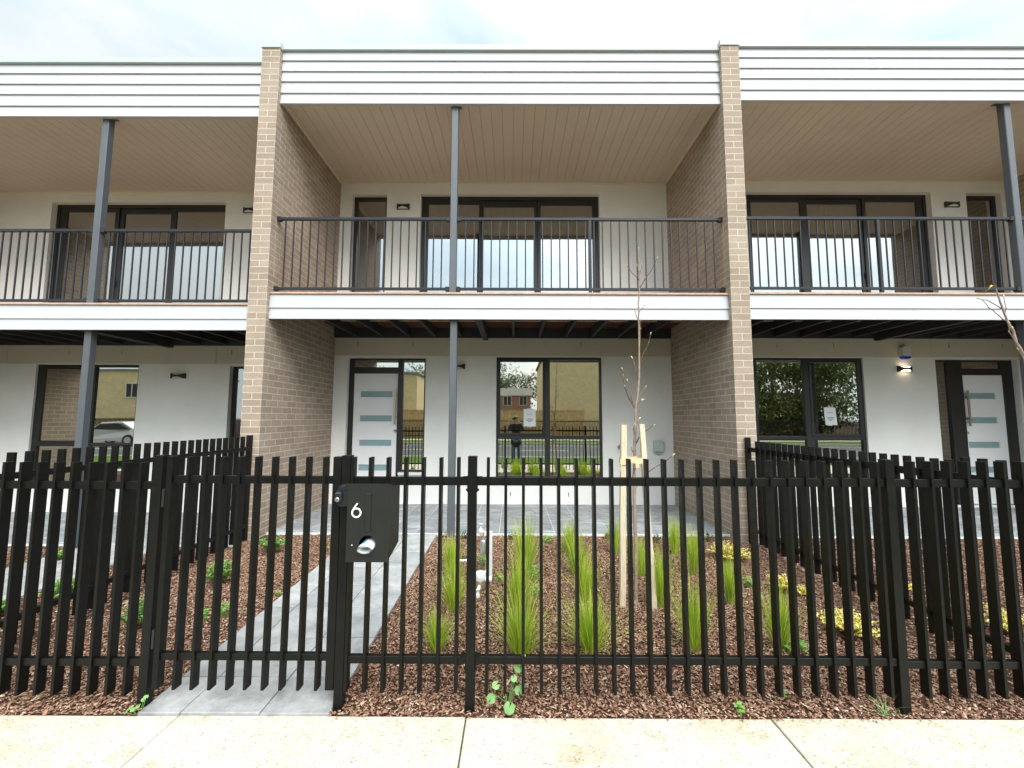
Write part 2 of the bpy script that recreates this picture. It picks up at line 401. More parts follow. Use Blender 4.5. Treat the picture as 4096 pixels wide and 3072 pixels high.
# bark chips: one mass nobody could count
def chips():
    rs = np.random.RandomState(3); pts = []
    regs = [(-3.27, -1.99, -2.856, .25, 7200), (-.975, 2.89, -2.856, .25, 7200), (-7.6, -3.31, -2.856, .25, 2600), (2.93, 7.2, -2.856, .25, 2600)]
    P = []
    for x0, x1, y0, y1, den in regs:
        n = int((x1 - x0) * (y1 - y0) * den); x = rs.uniform(x0, x1, n); y = rs.uniform(y0, y1, n)
        ok = np.ones(n, bool)
        for a, b in PATHS: ok &= ~((x > a - .004) & (x < b + .004))
        ok &= ~((x < -2.95) & (y > 0) & (x > -3.42)) & ~((x > 2.78) & (y > 0) & (x < 3.04))
        ok &= ~((y > .2) & (rs.rand(n) < .5))
        P.append(np.stack([x[ok], y[ok]], 1))
    # spill onto the footpath edge and beside the gate post
    n = 170; x = rs.uniform(-.95, 2.3, n); y = -2.86 - np.abs(rs.normal(0, .011, n)); P.append(np.stack([x, y], 1))
    n = 110; x = rs.normal(-.985, .02, n); y = rs.uniform(-2.86, -2.6, n); P.append(np.stack([x, y], 1))
    P = np.concatenate(P); n = len(P)
    z = np.array([gz(a, b) for a, b in P]); z[P[:, 1] < -2.86] = -.085
    z += rs.uniform(-.008, .008, n) + .004 * np.sin(P[:, 0] * 5.1) * np.cos(P[:, 1] * 4.3)
    ln = rs.gamma(4, .0024, n) + .006; wd = ln * rs.uniform(.25, .62, n); th = rs.uniform(.0012, .0034, n)
    big = rs.rand(n) < .025; ln[big] *= 1.9; wd[big] *= .9; spl = rs.rand(n) < .03; ln[spl] *= 2.0; wd[spl] *= .35
    yaw = rs.uniform(0, 2 * PI, n); tx = rs.normal(0, .2, n); ty = rs.normal(0, .2, n)
    base = np.array([(-.5, -.25, -.5), (.1, -.5, -.5), (.5, -.1, -.5), (.42, .36, -.5), (-.15, .5, -.5), (-.46, .2, -.5)])
    top = base.copy(); top[:, :2] *= .84; top[:, 2] = .5
    V0 = np.concatenate([base, top]); V = np.repeat(V0[None], n, 0); V[:, :, :2] += rs.normal(0, .06, (n, 12, 2))
    V *= np.stack([ln, wd, th], 1)[:, None, :]
    cx, sx = np.cos(tx), np.sin(tx); cy, sy = np.cos(ty), np.sin(ty); cz, sz = np.cos(yaw), np.sin(yaw)
    y1 = V[:, :, 1] * cx[:, None] - V[:, :, 2] * sx[:, None]; z1 = V[:, :, 1] * sx[:, None] + V[:, :, 2] * cx[:, None]
    x2 = V[:, :, 0] * cy[:, None] + z1 * sy[:, None]; z2 = -V[:, :, 0] * sy[:, None] + z1 * cy[:, None]
    x3 = x2 * cz[:, None] - y1 * sz[:, None]; y3 = x2 * sz[:, None] + y1 * cz[:, None]
    W = np.stack([x3 + P[:, :1], y3 + P[:, 1:], z2 + z[:, None]], 2).reshape(-1, 3)
    fl = [(6, 7, 8, 9, 10, 11)] + [(k, (k + 1) % 6, (k + 1) % 6 + 6, k + 6) for k in range(6)]
    sizes = np.array([len(f) for f in fl]); fv = np.concatenate([np.array(f) for f in fl])
    me = bpy.data.meshes.new('bark_mulch'); me.vertices.add(n * 12); me.vertices.foreach_set('co', W.astype('f').ravel())
    idx = (fv[None] + 12 * np.arange(n)[:, None]).ravel(); me.loops.add(len(idx)); me.loops.foreach_set('vertex_index', idx.astype('i'))
    tot = np.tile(sizes, n); st = np.concatenate([[0], np.cumsum(tot)[:-1]])
    me.polygons.add(len(tot)); me.polygons.foreach_set('loop_start', st.astype('i')); me.polygons.foreach_set('loop_total', tot.astype('i'))
    me.materials.append(M['chip']); me.update(calc_edges=True); me.validate()
    o = bpy.data.objects.new('bark_mulch', me); COL.objects.link(o)
    tag(o, 'reddish brown bark mulch covering the garden beds', 'mulch', None, 'stuff')
chips()

# paver paths: staggered bluestone slabs following the ground
for pi, (pa, pb) in enumerate(PATHS):
    mb = MB(); cols = [pa, pa + .228, pa + .655, pb] if pi == 0 else [pa, pa + .42, pa + .85, pb]
    ys = [-2.86, -2.56, -2.128, -1.69, -1.27, -.84, -.41, .02, .252]
    for j in range(len(ys) - 1):
        for k in range(3):
            xm = (pa + pb) / 2; o = rnd.uniform(-.002, .002)
            za = gz(xm, ys[j]) + .012 + o; zb = gz(xm, ys[j + 1]) + .012 + o
            x0 = cols[k] + .003; x1 = cols[k + 1] - .003; y0 = ys[j] + .0035; y1 = ys[j + 1] - .0035
            if pi == 0 and j == 0 and k == 2: y0 = -2.86; x1 -= .0
            vs = [(x0, y0, za - .05), (x1, y0, za - .05), (x1, y1, zb - .05), (x0, y1, zb - .05), (x0, y0, za - .003), (x1, y0, za - .003), (x1, y1, zb - .003), (x0, y1, zb - .003),
                  (x0 + .003, y0 + .003, za), (x1 - .003, y0 + .003, za), (x1 - .003, y1 - .003, zb), (x0 + .003, y1 - .003, zb)]
            mb.mesh(vs, [(8, 9, 10, 11), (4, 5, 9, 8), (5, 6, 10, 9), (6, 7, 11, 10), (7, 4, 8, 11), (0, 1, 5, 4), (1, 2, 6, 5), (2, 3, 7, 6), (3, 0, 4, 7)])
    struct('garden_path', mb, M['paver'])

# tiled porches
for (x0, x1, zt) in ((CX0, CX1, .02), (-9.65, -3.412, -.14), (3.031, 9.0, .0)):
    mb = MB(); px = -.175 + .0; xs = [x0 + .002]; k = math.ceil((x0 - px) / .36)
    while px + k * .36 < x1: xs.append(px + k * .36); k += 1
    xs.append(x1 - .002); ys = [.262, .42, .72, 1.02, 1.32, 1.62, 1.92, YW - .001]
    for a, b in zip(xs[:-1], xs[1:]):
        for c, d in zip(ys[:-1], ys[1:]):
            if b - a > .02: mb.box(a + .0035, b - .0035, c + .0035, d - .0035, zt - .02, zt + rnd.uniform(-.0006, .0006))
    struct('porch', mb, M['tile'])
    mb = MB(); mb.box(x0 + .001, x1 - .001, .256, YW - .0005, zt - .30, zt - .0022); struct('porch_slab', mb, M['grout'])

# ---------------------------------------------------------------- party walls
def party(x0, zt, par, label):
    t = thing('party_wall', label, 'brick wall', (x0 + .12, 0, 0), 'brick party walls between the townhouses')
    mb = MB(); mb.box(x0, x0 + .24, 0, 2.35, -.30, zt, uo=par); mb.build('brickwork', M['brick'], t)
    mb = MB(); mb.box(x0 - .012, x0 + .252, -.014, 10.2, zt - .005, zt + .085, bv=.003); mb.build('capping', M['capping'], t)
    mb = MB(); mb.box(x0 + .01, x0 + .23, 2.351, 10.1, -.3, zt - .01); mb.build('rear_wall', M['render'], t)
    return t
party(-3.412, 6.488, 0, 'brown brick party wall left of the middle townhouse, behind the gate')
party(2.791, 6.53, .12, 'brown brick party wall right of the middle townhouse, beside the grey meter box')
party(9.0, 6.53, 0, 'brown brick wall at the far right edge, past the right townhouse')
party(-9.89, 6.33, 0, 'brown brick wall past the left end of the left townhouse')

# ---------------------------------------------------------------- walls with openings
def wall_grid(mb, x0, x1, z0, z1, ops, yf):
    """ops: (xa, xb, za, zb, depth, closed)"""
    xs = sorted(set([x0, x1] + [min(max(v, x0), x1) for o in ops for v in o[:2]]))
    zs = sorted(set([z0, z1] + [min(max(v, z0), z1) for o in ops for v in o[2:4]]))
    def at(x, z):
        best = None
        for o in ops:
            if o[0] < x < o[1] and o[2] < z < o[3] and (best is None or o[4] > best[4]): best = o
        return best
    for a, b in zip(xs[:-1], xs[1:]):
        for c, d in zip(zs[:-1], zs[1:]):
            o = at((a + b) / 2, (c + d) / 2)
            if o is None: mb.face([(a, yf, c), (b, yf, c), (b, yf, d), (a, yf, d)])
            elif o[5]:
                y = yf + o[4]; mb.face([(a, y, c), (b, y, c), (b, y, d), (a, y, d)])
    for o in ops:
        a, b, c, d = max(o[0], x0), min(o[1], x1), max(o[2], z0), min(o[3], z1); y = yf + o[4]
        mb.face([(a, yf, c), (a, yf, d), (a, y, d), (a, y, c)]); mb.face([(b, yf, d), (b, yf, c), (b, y, c), (b, y, d)])
        mb.face([(a, yf, d), (b, yf, d), (b, y, d), (a, y, d)]); mb.face([(b, yf, c), (a, yf, c), (a, y, c), (b, y, c)])

def frame_rect(mb, a, b, c, d, w, y0, y1, bv=.003):
    """a rectangular ring of four bars, w=(left,right,bottom,top)"""
    mb.box(a, a + w[0], y0, y1, c, d, bv=bv); mb.box(b - w[1], b, y0, y1, c, d, bv=bv)
    mb.box(a + w[0], b - w[1], y0, y1, c, c + w[2], bv=bv); mb.box(a + w[0], b - w[1], y0, y1, d - w[3], d, bv=bv)
def pane(parent, a, b, c, d, y, name='pane', m_='glass'):
    mb = MB(); mb.face([(a, y, c), (b, y, c), (b, y, d), (a, y, d)]); return mb.build(name, M[m_], parent)

def wall_lamp(parent, xa, xb, za, zb, lit=False):
    xc = (xa + xb) / 2; hw = (xb - xa) / 2; zc = (za + zb) / 2; hh = (zb - za) / 2
    mb = MB(); n = 14
    top = [(xc - hw + 2 * hw * k / n, zc + hh - hh * .66 * math.sin(PI * k / n)) for k in range(n + 1)]
    bot = [(xc + hw - 2 * hw * k / n, zc - hh + hh * .66 * math.sin(PI * k / n)) for k in range(n + 1)]
    # curved front blade that stands off the wall, bow-tie outline
    def yf(x): return YW - .03 - .05 * (1 - ((x - xc) / hw) ** 2)
    fr = [(x, yf(x), z) for x, z in top + bot]; bk = [(x, yf(x) + .004, z) for x, z in top + bot]; m_ = len(fr); n1 = n + 1
    vs = fr + bk; fs = []
    for k in range(n):
        j0, j1 = k, k + 1; l0, l1 = 2 * n1 - 1 - k, 2 * n1 - 2 - k
        fs += [(l0, l1, j1, j0), (j0 + m_, j1 + m_, l1 + m_, l0 + m_), (j0, j1, j1 + m_, j0 + m_), (l1, l0, l0 + m_, l1 + m_)]
    mb.mesh(vs, fs)
    mb.box(xc - hw + .004, xc + hw - .004, YW - .026, YW - .001, zc - hh + .006, zc + hh - .006)
    mb.box(xc - hw, xc - hw + .006, YW - .045, YW - .001, zc - hh, zc + hh); mb.box(xc + hw - .006, xc + hw, YW - .045, YW - .001, zc - hh, zc + hh)
    o = mb.build('wall_lamp', M['lamp_black'], parent)
    mb = MB(); k = 12; r = hw * .86; vs = []
    for z in (zc - hh + .012, zc + hh - .012):
        for i in range(k + 1):
            a = PI * i / k; vs.append((xc - r * math.cos(a), YW - .027 - .036 * math.sin(a), z))
    fs = [(i, i + 1, i + k + 2, i + k + 1) for i in range(k)] + [tuple(range(k, -1, -1)), tuple(range(k + 1, 2 * k + 2))]
    mb.mesh(vs, fs); d = mb.build('diffuser', M['lit' if lit else 'diffuser'], o)
    if lit: o['label'] = 'lit black wall lamp throwing warm light up and down'
    return o

def house(x0, x1, S, D, label, mirror):
    """S: z offsets {low, deck, rail, top}; D: measured openings"""
    t = thing('townhouse', label, 'townhouse', ((x0 + x1) / 2, YW, 0))
    lo, dk, rl, tp = S['low'], S['deck'], S['rail'], S['top']; F = D
    g = .003
    # lower wall
    mb = MB(); dx0, dx1 = F['door_op']; wx0, wx1 = F['win_op']; sx = F['sl_sill']
    ops = [(dx0, dx1, .02 + lo, 2.557 + lo, .14, False), (wx0, wx1, .462 + lo, 2.577 + lo, .10, False)]
    for jx in F['joints']: ops.append((jx - g, jx + g, 2.60 + lo, 2.93 + lo, .007, True))
    ops.append((x0, min(dx0, wx0), 2.587 + lo, 2.594 + lo, .012, True)); ops.append((max(dx1, wx1), x1, 2.587 + lo, 2.594 + lo, .012, True))
    ops.append((min(dx1, wx1), max(dx0, wx0), 2.587 + lo, 2.594 + lo, .012, True))
    for s in F['slots']: ops.append((s - .007, s + .007, 2.756 + lo, 2.842 + lo, .05, True))
    for s in F.get('lowslots', []): ops.append((s - .007, s + .007, .145 + lo, .222 + lo, .05, True))
    lz = 2.594 + lo
    wall_grid(mb, x0, x1, -.3 + lo, lz, [o for o in ops if o[3] < lz + .001], YW); mb.build('lower_wall', M['render'], t)
    mb = MB(); wall_grid(mb, x0, x1, lz, 3.09 + dk, [o for o in ops if o[2] > lz - .001], YW); mb.build('shaded_wall_band', M['render_shade'], t)  # top of the lower wall, toned darker to paint in the deck's shade
    # upper wall
    mb = MB(); nx0, nx1 = F['nar_op']; ux0, ux1 = F['sld_op']
    ops = [(nx0, nx1, 3.127 + dk, 5.575 + tp * .9, .14, False), (ux0, ux1, 3.127 + dk, 5.59 + tp * .9, .14, False)]
    wall_grid(mb, x0, x1, 3.09 + dk, 5.95 + tp, ops, YW); mb.build('upper_wall', M['render'], t)
    # rooms behind the glass
    mb = MB()
    for za, zb in ((.0 + lo, 2.75 + lo), (3.0 + dk, 5.75 + tp)):
        a, b, c, d = x0 + .12, x1 - .12, 2.24, 7.0
        mb.face([(a, d, za), (b, d, za), (b, d, zb), (a, d, zb)]); mb.face([(a, c, za), (a, d, za), (a, d, zb), (a, c, zb)])
        mb.face([(b, d, za), (b, c, za), (b, c, zb), (b, d, zb)]); mb.face([(a, c, zb), (a, d, zb), (b, d, zb), (b, c, zb)])
        mb.face([(a, c, za), (b, c, za), (b, d, za), (a, d, za)])
        xs = .5 * (a + b); mb.box(xs, xs + .1, 4.2, 7, za, zb)
    mb.build('interior_room', M['room'], t)
    # soffit boards with open joints
    mb = MB(); zs = 5.80 + tp; k0 = math.ceil((x0 + .013) / .155); a = x0
    e = [-.013 + .155 * k for k in range(k0, k0 + 60) if x0 + .03 < -.013 + .155 * k < x1 - .03]
    for p, q in zip([x0 + .001] + e, e + [x1 - .001]): mb.box(p + .0022, q - .0022, .075, YW - .001, zs, zs + .012)
    so = mb.build('soffit', M['soffit'], t)
    mb = MB(); mb.box(x0 + .001, x1 - .001, .08, YW - .001, zs + .0125, zs + .03); mb.build('soffit_backing', M['soffit_gap'], so)
    mb = MB(); mb.box(x0 + .001, x0 + .026, .078, YW - .027, zs - .027, zs - .0005); mb.box(x1 - .026, x1 - .001, .078, YW - .027, zs - .027, zs - .0005)
    mb.box(x0 + .001, x1 - .001, YW - .026, YW - .001, zs - .028, zs - .0005); mb.build('cornice', M['trim'], t)
    # parapet of lapped boards
    mb = MB(); zz = [5.734, 5.887, 6.054, 6.204, 6.359, 6.53]; zz = [z + tp for z in zz]
    for k in range(5):
        a, b = zz[k], zz[k + 1]; yb = .058; lap = .022
        n = 24; L_ = (x1 - x0 - .004) / n
        pr = [(yb, a), (yb, a + .004), (yb + lap * .9, b + .01), (yb + .03, b + .01), (yb + .03, a), ]
        v0 = [(x0 + .002, y, z) for y, z in pr]; v1 = [(x1 - .002, y, z) for y, z in pr]; m_ = len(pr)
        mb.mesh(v0 + v1, [tuple(range(m_)), tuple(range(2 * m_ - 1, m_ - 1, -1))] + [(i + m_, (i + 1) % m_ + m_, (i + 1) % m_, i) for i in range(m_)])
    mb.box(x0 + .002, x1 - .002, .0895, .12, 5.74 + tp, 6.54 + tp); mb.build('parapet_cladding', M['white'], t)
    mb = MB(); mb.box(x0 - (.0 if 1 else 0) + .002, x1 - .002, .036, .30, 6.497 + tp, 6.579 + tp, bv=.004); mb.build('parapet_capping', M['capping'], t)
    mb = MB(); mb.box(x0 + .003, x1 - .003, .13, 10, 6.1 + tp, 6.40 + tp); mb.build('roof', M['roof_grey'], t)
    mb = MB(); mb.box(x0 + .003, x1 - .003, 9.8, 10, -.3, 6.1 + tp); mb.build('back_wall', M['render'], t)
    # deck
    mb = MB()
    for a, b in ((2.769, 2.915), (2.915, 3.097)):
        pr = [(.058, a), (.058, a + .004), (.074, b + (.008 if b < 3 else 0)), (.088, b + (.008 if b < 3 else 0)), (.088, a)]
        pr = [(y, z + dk) for y, z in pr]; m_ = len(pr)
        xj = x0 + (x1 - x0) * (.36 if a < 2.8 else .70)
        for p, q in ((x0 + .002, xj - .0012), (xj + .0012, x1 - .002)):
            mb.mesh([(p, y, z) for y, z in pr] + [(q, y, z) for y, z in pr], [tuple(range(m_)), tuple(range(2 * m_ - 1, m_ - 1, -1))] + [(i + m_, (i + 1) % m_ + m_, (i + 1) % m_, i) for i in range(m_)])
    mb.build('deck_fascia', M['white'], t)
    mb = MB(); y = .052
    while y < YW - .1: mb.box(x0 + .002, x1 - .002, y, y + .088, 3.099 + dk, 3.1225 + dk, bv=.002); y += .093
    mb.build('deck_boards', M['timber'], t)
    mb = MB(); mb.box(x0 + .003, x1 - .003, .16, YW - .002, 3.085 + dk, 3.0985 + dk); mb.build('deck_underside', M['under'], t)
    jp = None; deep = F['beam']
    x = -.001 + .4625 * math.ceil((x0 + .06) / .4625)
    while x < x1 - .05:
        if abs(x - deep) > .12:
            mb = MB(); mb.box(x - .0225, x + .0225, .14, YW - .05, 2.93 + dk, 3.083 + dk)
            if jp is None: jp = mb.build('joist', M['joist'], t, (x, 1.1, 3.0 + dk)); j0 = x
            else: dup(jp, t, (x - j0, 0, 0))
        x += .4625
    mb = MB(); mb.box(deep - .045, deep - .001, .14, YW - .004, 2.872 + dk, 3.083 + dk); mb.box(deep + .001, deep + .045, .14, YW - .004, 2.872 + dk, 3.083 + dk); mb.build('deck_beam', M['joist'], t)
    mb = MB(); mb.box(x0 + .004, x1 - .004, YW - .048, YW - .003, 2.912 + dk, 3.083 + dk); mb.box(x0 + .004, x1 - .004, .095, .137, 2.90 + dk, 3.083 + dk); mb.build('deck_ledger', M['joist'], t)
    mb = MB(); mb.box(x0 + .1, x1 - .1, 1.28, 1.32, 3.035 + dk, 3.082 + dk); mb.build('deck_batten', M['batten'], t)
    # posts
    pxl, pxu = F['post']
    mb = MB(); mb.box(pxl - .045, pxl + .045, .125, .215, -.12 + lo, 3.08 + dk, bv=.006); mb.build('lower_post', M['steel'], t)
    mb = MB(); mb.box(pxu - .045, pxu + .045, .115, .205, 3.123 + dk, 5.799 + tp, bv=.006); mb.box(pxu - .075, pxu + .075, .09, .235, 5.792 + tp, 5.7995 + tp); mb.build('upper_post', M['steel'], t)
    # balustrade
    zt, zb = 4.173 + rl, 3.178 + rl
    mb = MB(); sp = [(x0 + .004, pxu - .047), (pxu + .047, x1 - .004)]
    for a, b in sp: mb.box(a, b, .13, .17, zt - .038, zt, bv=.004)
    ba = mb.build('balustrade', M['rail'], t)
    mb = MB()
    for a, b in sp: mb.box(a, b, .135, .165, zb, zb + .035, bv=.004)
    mb.build('bottom_rail', M['rail'], ba)
    for a, b in sp:
        for xx, sg in ((a, 1), (b, -1)):
            for z in (zt - .04, zb - .004):
                mb = MB(); mb.box(xx, xx + sg * .05, .123, .177, z - .012, z + .048, bv=.004); mb.build('rail_bracket', M['rail'], ba)
    bx = F['balpost']; mb = MB(); mb.box(bx - .02, bx + .02, .13, .17, 3.123 + dk, zt - .039, bv=.003); mb.build('rail_post', M['rail'], ba)
    pb = None
    for a, b in sp:
        L_ = b - a; n = int(round(L_ / .1125)) - 1; st = L_ / (n + 1)
        for k in range(1, n + 1):
            xx = a + st * k
            if abs(xx - bx) < .03: continue
            if pb is None:
                mb = MB(); mb.box(xx - .008, xx + .008, .142, .158, zb + .034, zt - .037, bv=.002); pb = mb.build('baluster', M['rail'], ba, (xx, .15, (zt + zb) / 2)); b0 = xx
            else: dup(pb, ba, (xx - b0, 0, 0))
    # upper sliding door, three panels
    sl = F['slider']; zt = 5.579 + tp * .9; zb = 3.127 + dk; tops = [5.449, 5.41, 5.43] if not mirror else [5.46, 5.432, 5.465]
    mb = MB(); a, b = ux0 + .002, ux1 - .002
    frame_rect(mb, a, b, zb, zt + .01, (.05, .05, .03, .06), YW + .09, YW + .19); so = mb.build('sliding_door', M['frame'], t)
    for k, (p, q) in enumerate(sl):
        top = tops[k] + tp * .9; y = YW + (.105 if k % 2 == (0 if not mirror else 0) else .125)
        pl = a + .05 if k == 0 else (sl[k - 1][1] + p) / 2; pr_ = b - .05 if k == 2 else (q + sl[k + 1][0]) / 2
        mb = MB(); frame_rect(mb, pl + .001, pr_ - .001, zb + .031, zt - .051 + .001 * k, (p - pl - .001, pr_ - q - .001, .09, zt - .051 - top), y, y + .035); fr = mb.build('door_panel', M['frame'], so)
        pane(fr, p - .003, q + .003, zb + .115, top + .005, y + .018, 'pane', 'glass_upper')
    mb = MB(); hx = F['handle']; mb.box(hx - .012, hx + .012, YW + .085, YW + .104, 4.03 + rl, 4.16 + rl, bv=.004); mb.build('door_handle', M['frame'], so)
    if F.get('sheer'):
        for (p, q) in F['sheer']:
            mb = MB(); n = 60
            vs = [(p + (q - p) * k / n, YW + .26 + .022 * math.sin(k * 1.25) + .008 * math.sin(k * 3.1), z) for k in range(n + 1) for z in (zb + .05, zt - .12)]
            mb.mesh(vs, [(2 * k, 2 * k + 2, 2 * k + 3, 2 * k + 1) for k in range(n)], True); mb.build('sheer_curtain', M['curtain'], t)
    # narrow upper window
    mb = MB(); frame_rect(mb, nx0 + .002, nx1 - .002, zb, 5.572 + tp * .9, (.06, .05, .05, .06), YW + .09, YW + .16); nw = mb.build('narrow_window', M['frame'], t)
    pane(nw, nx0 + .055, nx1 - .045, zb + .045, 5.518 + tp * .9, YW + .12, 'pane', 'glass_upper')
    # entrance: frame, transom, sidelight, door
    z = lo; a, b = dx0 + .002, dx1 - .002; dl, dr = F['door']; s0, s1 = F['side']; zdt = 2.283 + z
    mb = MB()
    mb.box(a, dl - .004, YW + .085, YW + .15, .02 + z, 2.555 + z, bv=.003) if not mirror else mb.box(dr + .004, b, YW + .085, YW + .15, .02 + z, 2.555 + z, bv=.003)
    ml, mr = (dr + .004, s0) if not mirror else (s1, dl - .004)
    mb.box(ml, mr, YW + .08, YW + .155, .02 + z, 2.556 + z, bv=.003)
    mb.box(a + .003, b - .003, YW + .083, YW + .152, 2.522 + z, 2.554 + z, bv=.003)
    mb.box(dl - .003, dr + .003, YW + .087, YW + .149, zdt + .006, 2.398 + z, bv=.003)
    sb = F['side_bot'] + z
    if not mirror:
        mb.box(s1, b, YW + .084, YW + .153, sb - .03, 2.5555 + z, bv=.003); mb.box(s0 - .002, s1 + .002, YW + .086, YW + .15, sb - .034, sb, bv=.003)
    else:
        mb.box(a, s0, YW + .084, YW + .153, sb - .03, 2.5555 + z, bv=.003); mb.box(s0 - .002, s1 + .002, YW + .086, YW + .15, sb - .034, sb, bv=.003)
    ef = mb.build('door_frame', M['frame'], t)
    pane(ef, dl, dr, 2.394 + z, 2.527 + z, YW + .118, 'transom_pane'); pane(ef, s0 - .004, s1 + .004, sb - .004, 2.526 + z, YW + .118, 'sidelight_pane', 'glass_upper' if mirror else 'glass')
    if sb > .3:
        mb = MB(); mb.box(s0 - .03, s1 + .03, YW + .03, YW + .14, .02 + z, sb - .036); mb.box(s0 - .03, s1 + .03, YW - .012, YW + .09, sb - .075, sb - .037, bv=.003); mb.build('sidelight_sill', M['render'], ef)
    mb = MB(); ops = []
    gl = F['dglass']
    for k in range(4):
        zt_ = 1.968 - .4315 * k + z; ops.append((gl[0], gl[1], zt_ - .105, zt_, .016, False))
    wall_grid(mb, dl, dr, .035 + z, zdt, ops, YW + .10); mb.box(dl, dr, YW + .117, YW + .145, .035 + z, zdt)
    for o in ops:  # bead round each light
        frame_rect(mb, o[0] - .02, o[1] + .02, o[2] - .02, o[3] + .02, (.019, .019, .019, .019), YW + .094, YW + .0995, bv=.001)
    do = mb.build('front_door', M['door'], t)
    for o in ops:
        mb = MB(); mb.box(o[0] + .001, o[1] - .001, YW + .112, YW + .1165, o[2] + .001, o[3] - .001); mb.build('glass_panel', M['frost'], do)
    hx = F['pull']; mb = MB(); mb.box(hx - .016, hx + .016, YW + .03, YW + .05, 1.38 + z, 2.01 + z, bv=.003)
    for q in (1.5, 1.88): mb.box(hx - .01, hx + .01, YW + .05, YW + .099, q + z, q + .025 + z)
    mb.build('pull_handle', M['brass'], do)
    mb = MB(); mb.lathe((hx - .0, YW + .094, 1.262 + z), [(.026, .006), (.026, -.002), (.013, -.003), (.012, -.012)], 14, 'y'); mb.build('door_lock', M['chrome'], do)
    # big lower window, four lights
    wl, wr = F['win']; m0, m1 = F['mull']; zt = 2.574 + z; zb = .464 + z
    mb = MB(); y0, y1 = YW + .03, YW + .10
    mb.box(wx0 + .001, wl, y0, y1, zb, zt, bv=.003); mb.box(wr, wx1 - .001, y0, y1, zb, zt, bv=.003)
    mb.box(wl + .0005, wr - .0005, y0 + .002, y1 - .002, zt - .043, zt - .001, bv=.003); mb.box(wl + .0005, wr - .0005, y0 + .002, y1 - .002, zb + .001, zb + .03, bv=.003)
    mb.box(m0 + .01, m1 - .01, y0 + .001, y1 - .001, zb + .031, zt - .044, bv=.003)
    mb.box(wl + .0005, m0 + .0095, y0 + .003, y1 - .003, 1.135 + z, 1.195 + z, bv=.003); mb.box(m1 - .0095, wr - .0005, y0 + .003, y1 - .003, 1.135 + z, 1.195 + z, bv=.003)
    w = mb.build('window', M['frame'], t); sash_left = F['sash'] == 'l'
    def light(a, b, c, d, sash):
        if sash:
            mb = MB(); frame_rect(mb, a + .001, b - .001, c + .001, d - .001, (.036, .036, .036, .036), y0 - .006, y0 + .034, bv=.004); mb.build('sash', M['frame'], w); pane(w, a + .034, b - .034, c + .034, d - .034, y0 + .014)
        else: pane(w, a - .003, b + .003, c - .003, d + .003, y0 + .03)
    light(wl, m0 + .01, 1.196 + z, zt - .044, sash_left); light(m1 - .01, wr, 1.196 + z, zt - .044, not sash_left)
    light(wl, m0 + .01, zb + .031, 1.134 + z, False); light(m1 - .01, wr, zb + .031, 1.134 + z, False)
    for (p, q, za, zb_) in F.get('curt', []):
        mb = MB(); n = 14
        vs = [(p + (q - p) * k / n, YW + .22 + .012 * math.sin(k * 1.3), zq) for k in range(n + 1) for zq in (za + z, zb_ + z)]
        mb.mesh(vs, [(2 * k, 2 * k + 2, 2 * k + 3, 2 * k + 1) for k in range(n)], True); mb.build('curtain', M['curtain'], t)
    for q in F['lamps']: wall_lamp(t, *q)
    return t

def off(d, f): return [f(v) for v in d]
C = dict(door_op=(-2.932, -1.548), win_op=(-.297, 1.562), sl_sill=.5, joints=[-1.536, 1.567], slots=[-2.765, -1.782, .204, 1.197], lowslots=[-.042, .962],
         nar_op=(-2.951, -2.32), sld_op=(-1.70, 1.564), beam=-.494, post=(-.782, -.803), balpost=1.016,
         slider=[(-1.576, -.643), (-.557, .381), (.501, 1.451)], handle=-.603, door=(-2.84, -2.062), side=(-1.966, -1.588), side_bot=.585,
         dglass=(-2.722, -2.153), pull=-2.088, win=(-.262, 1.522), mull=(.548, .66), sash='l', curt=[(-.262, -.02, .47, 2.55)],
         lamps=[(-2.128, -1.903, 5.282, 5.386), (-1.075, -.851, 2.353, 2.449)])
mid = house(CX0, CX1, dict(low=0, deck=0, rail=0, top=0), C, 'middle townhouse between the two brick party walls, behind the gate', False)
RH = dict(door_op=(7.447, 8.896), win_op=(4.243, 6.176), sl_sill=.1, joints=[7.40, 4.2], slots=[4.67, 5.679, 7.715, 8.66],
          nar_op=(8.255, 8.898), sld_op=(4.25, 7.615), beam=6.44, post=(6.70, 6.713), balpost=4.86,
          slider=[(4.386, 5.293), (5.437, 6.38), (6.505, 7.445)], handle=6.44, door=(8.0, 8.712), side=(7.47, 7.75), side_bot=.10,
          dglass=(8.022, 8.565), pull=8.02, win=(4.31, 6.12), mull=(5.125, 5.24), sash='r', curt=[(4.31, 4.42, .47, 2.55)], sheer=[(5.42, 6.40)],
          lamps=[(7.844, 8.086, 5.345, 5.446), (6.765, 6.994, 2.334, 2.437, True)])
rgt = house(3.031, 9.0, dict(low=.004, deck=.012, rail=.022, top=.055), RH, 'right townhouse with a lit wall lamp and a white alarm siren', True)
mx = lambda v: -.381 - v   # mirror of the middle plan about the shared wall, used where the brick pillar hides the left house
LHd = dict(door_op=(-5.016, -3.632), win_op=(-8.456, -6.632), sl_sill=.5, joints=[-5.274, -9.0], slots=[-7.893, -6.959, -5.0, -4.0],
           nar_op=(-4.264, -3.633), sld_op=(-8.467, -5.274), beam=-6.09, post=(-5.572, -5.575), balpost=-8.2,
           slider=[(-8.288, -7.393), (-7.238, -6.372), (-6.254, -5.358)], handle=-7.31, door=(-4.52, -3.74), side=(-4.97, -4.62), side_bot=.10,
           dglass=(-4.43, -3.86), pull=-4.49, win=(-8.36, -6.67), mull=(-7.74, -7.40), sash='l', sheer=[(-8.3, -7.35)],
           lamps=[(-4.923, -4.70, 5.206, 5.311), (-6.031, -5.786, 2.173, 2.266)])
LHd['mull'] = (-7.55, -7.41)
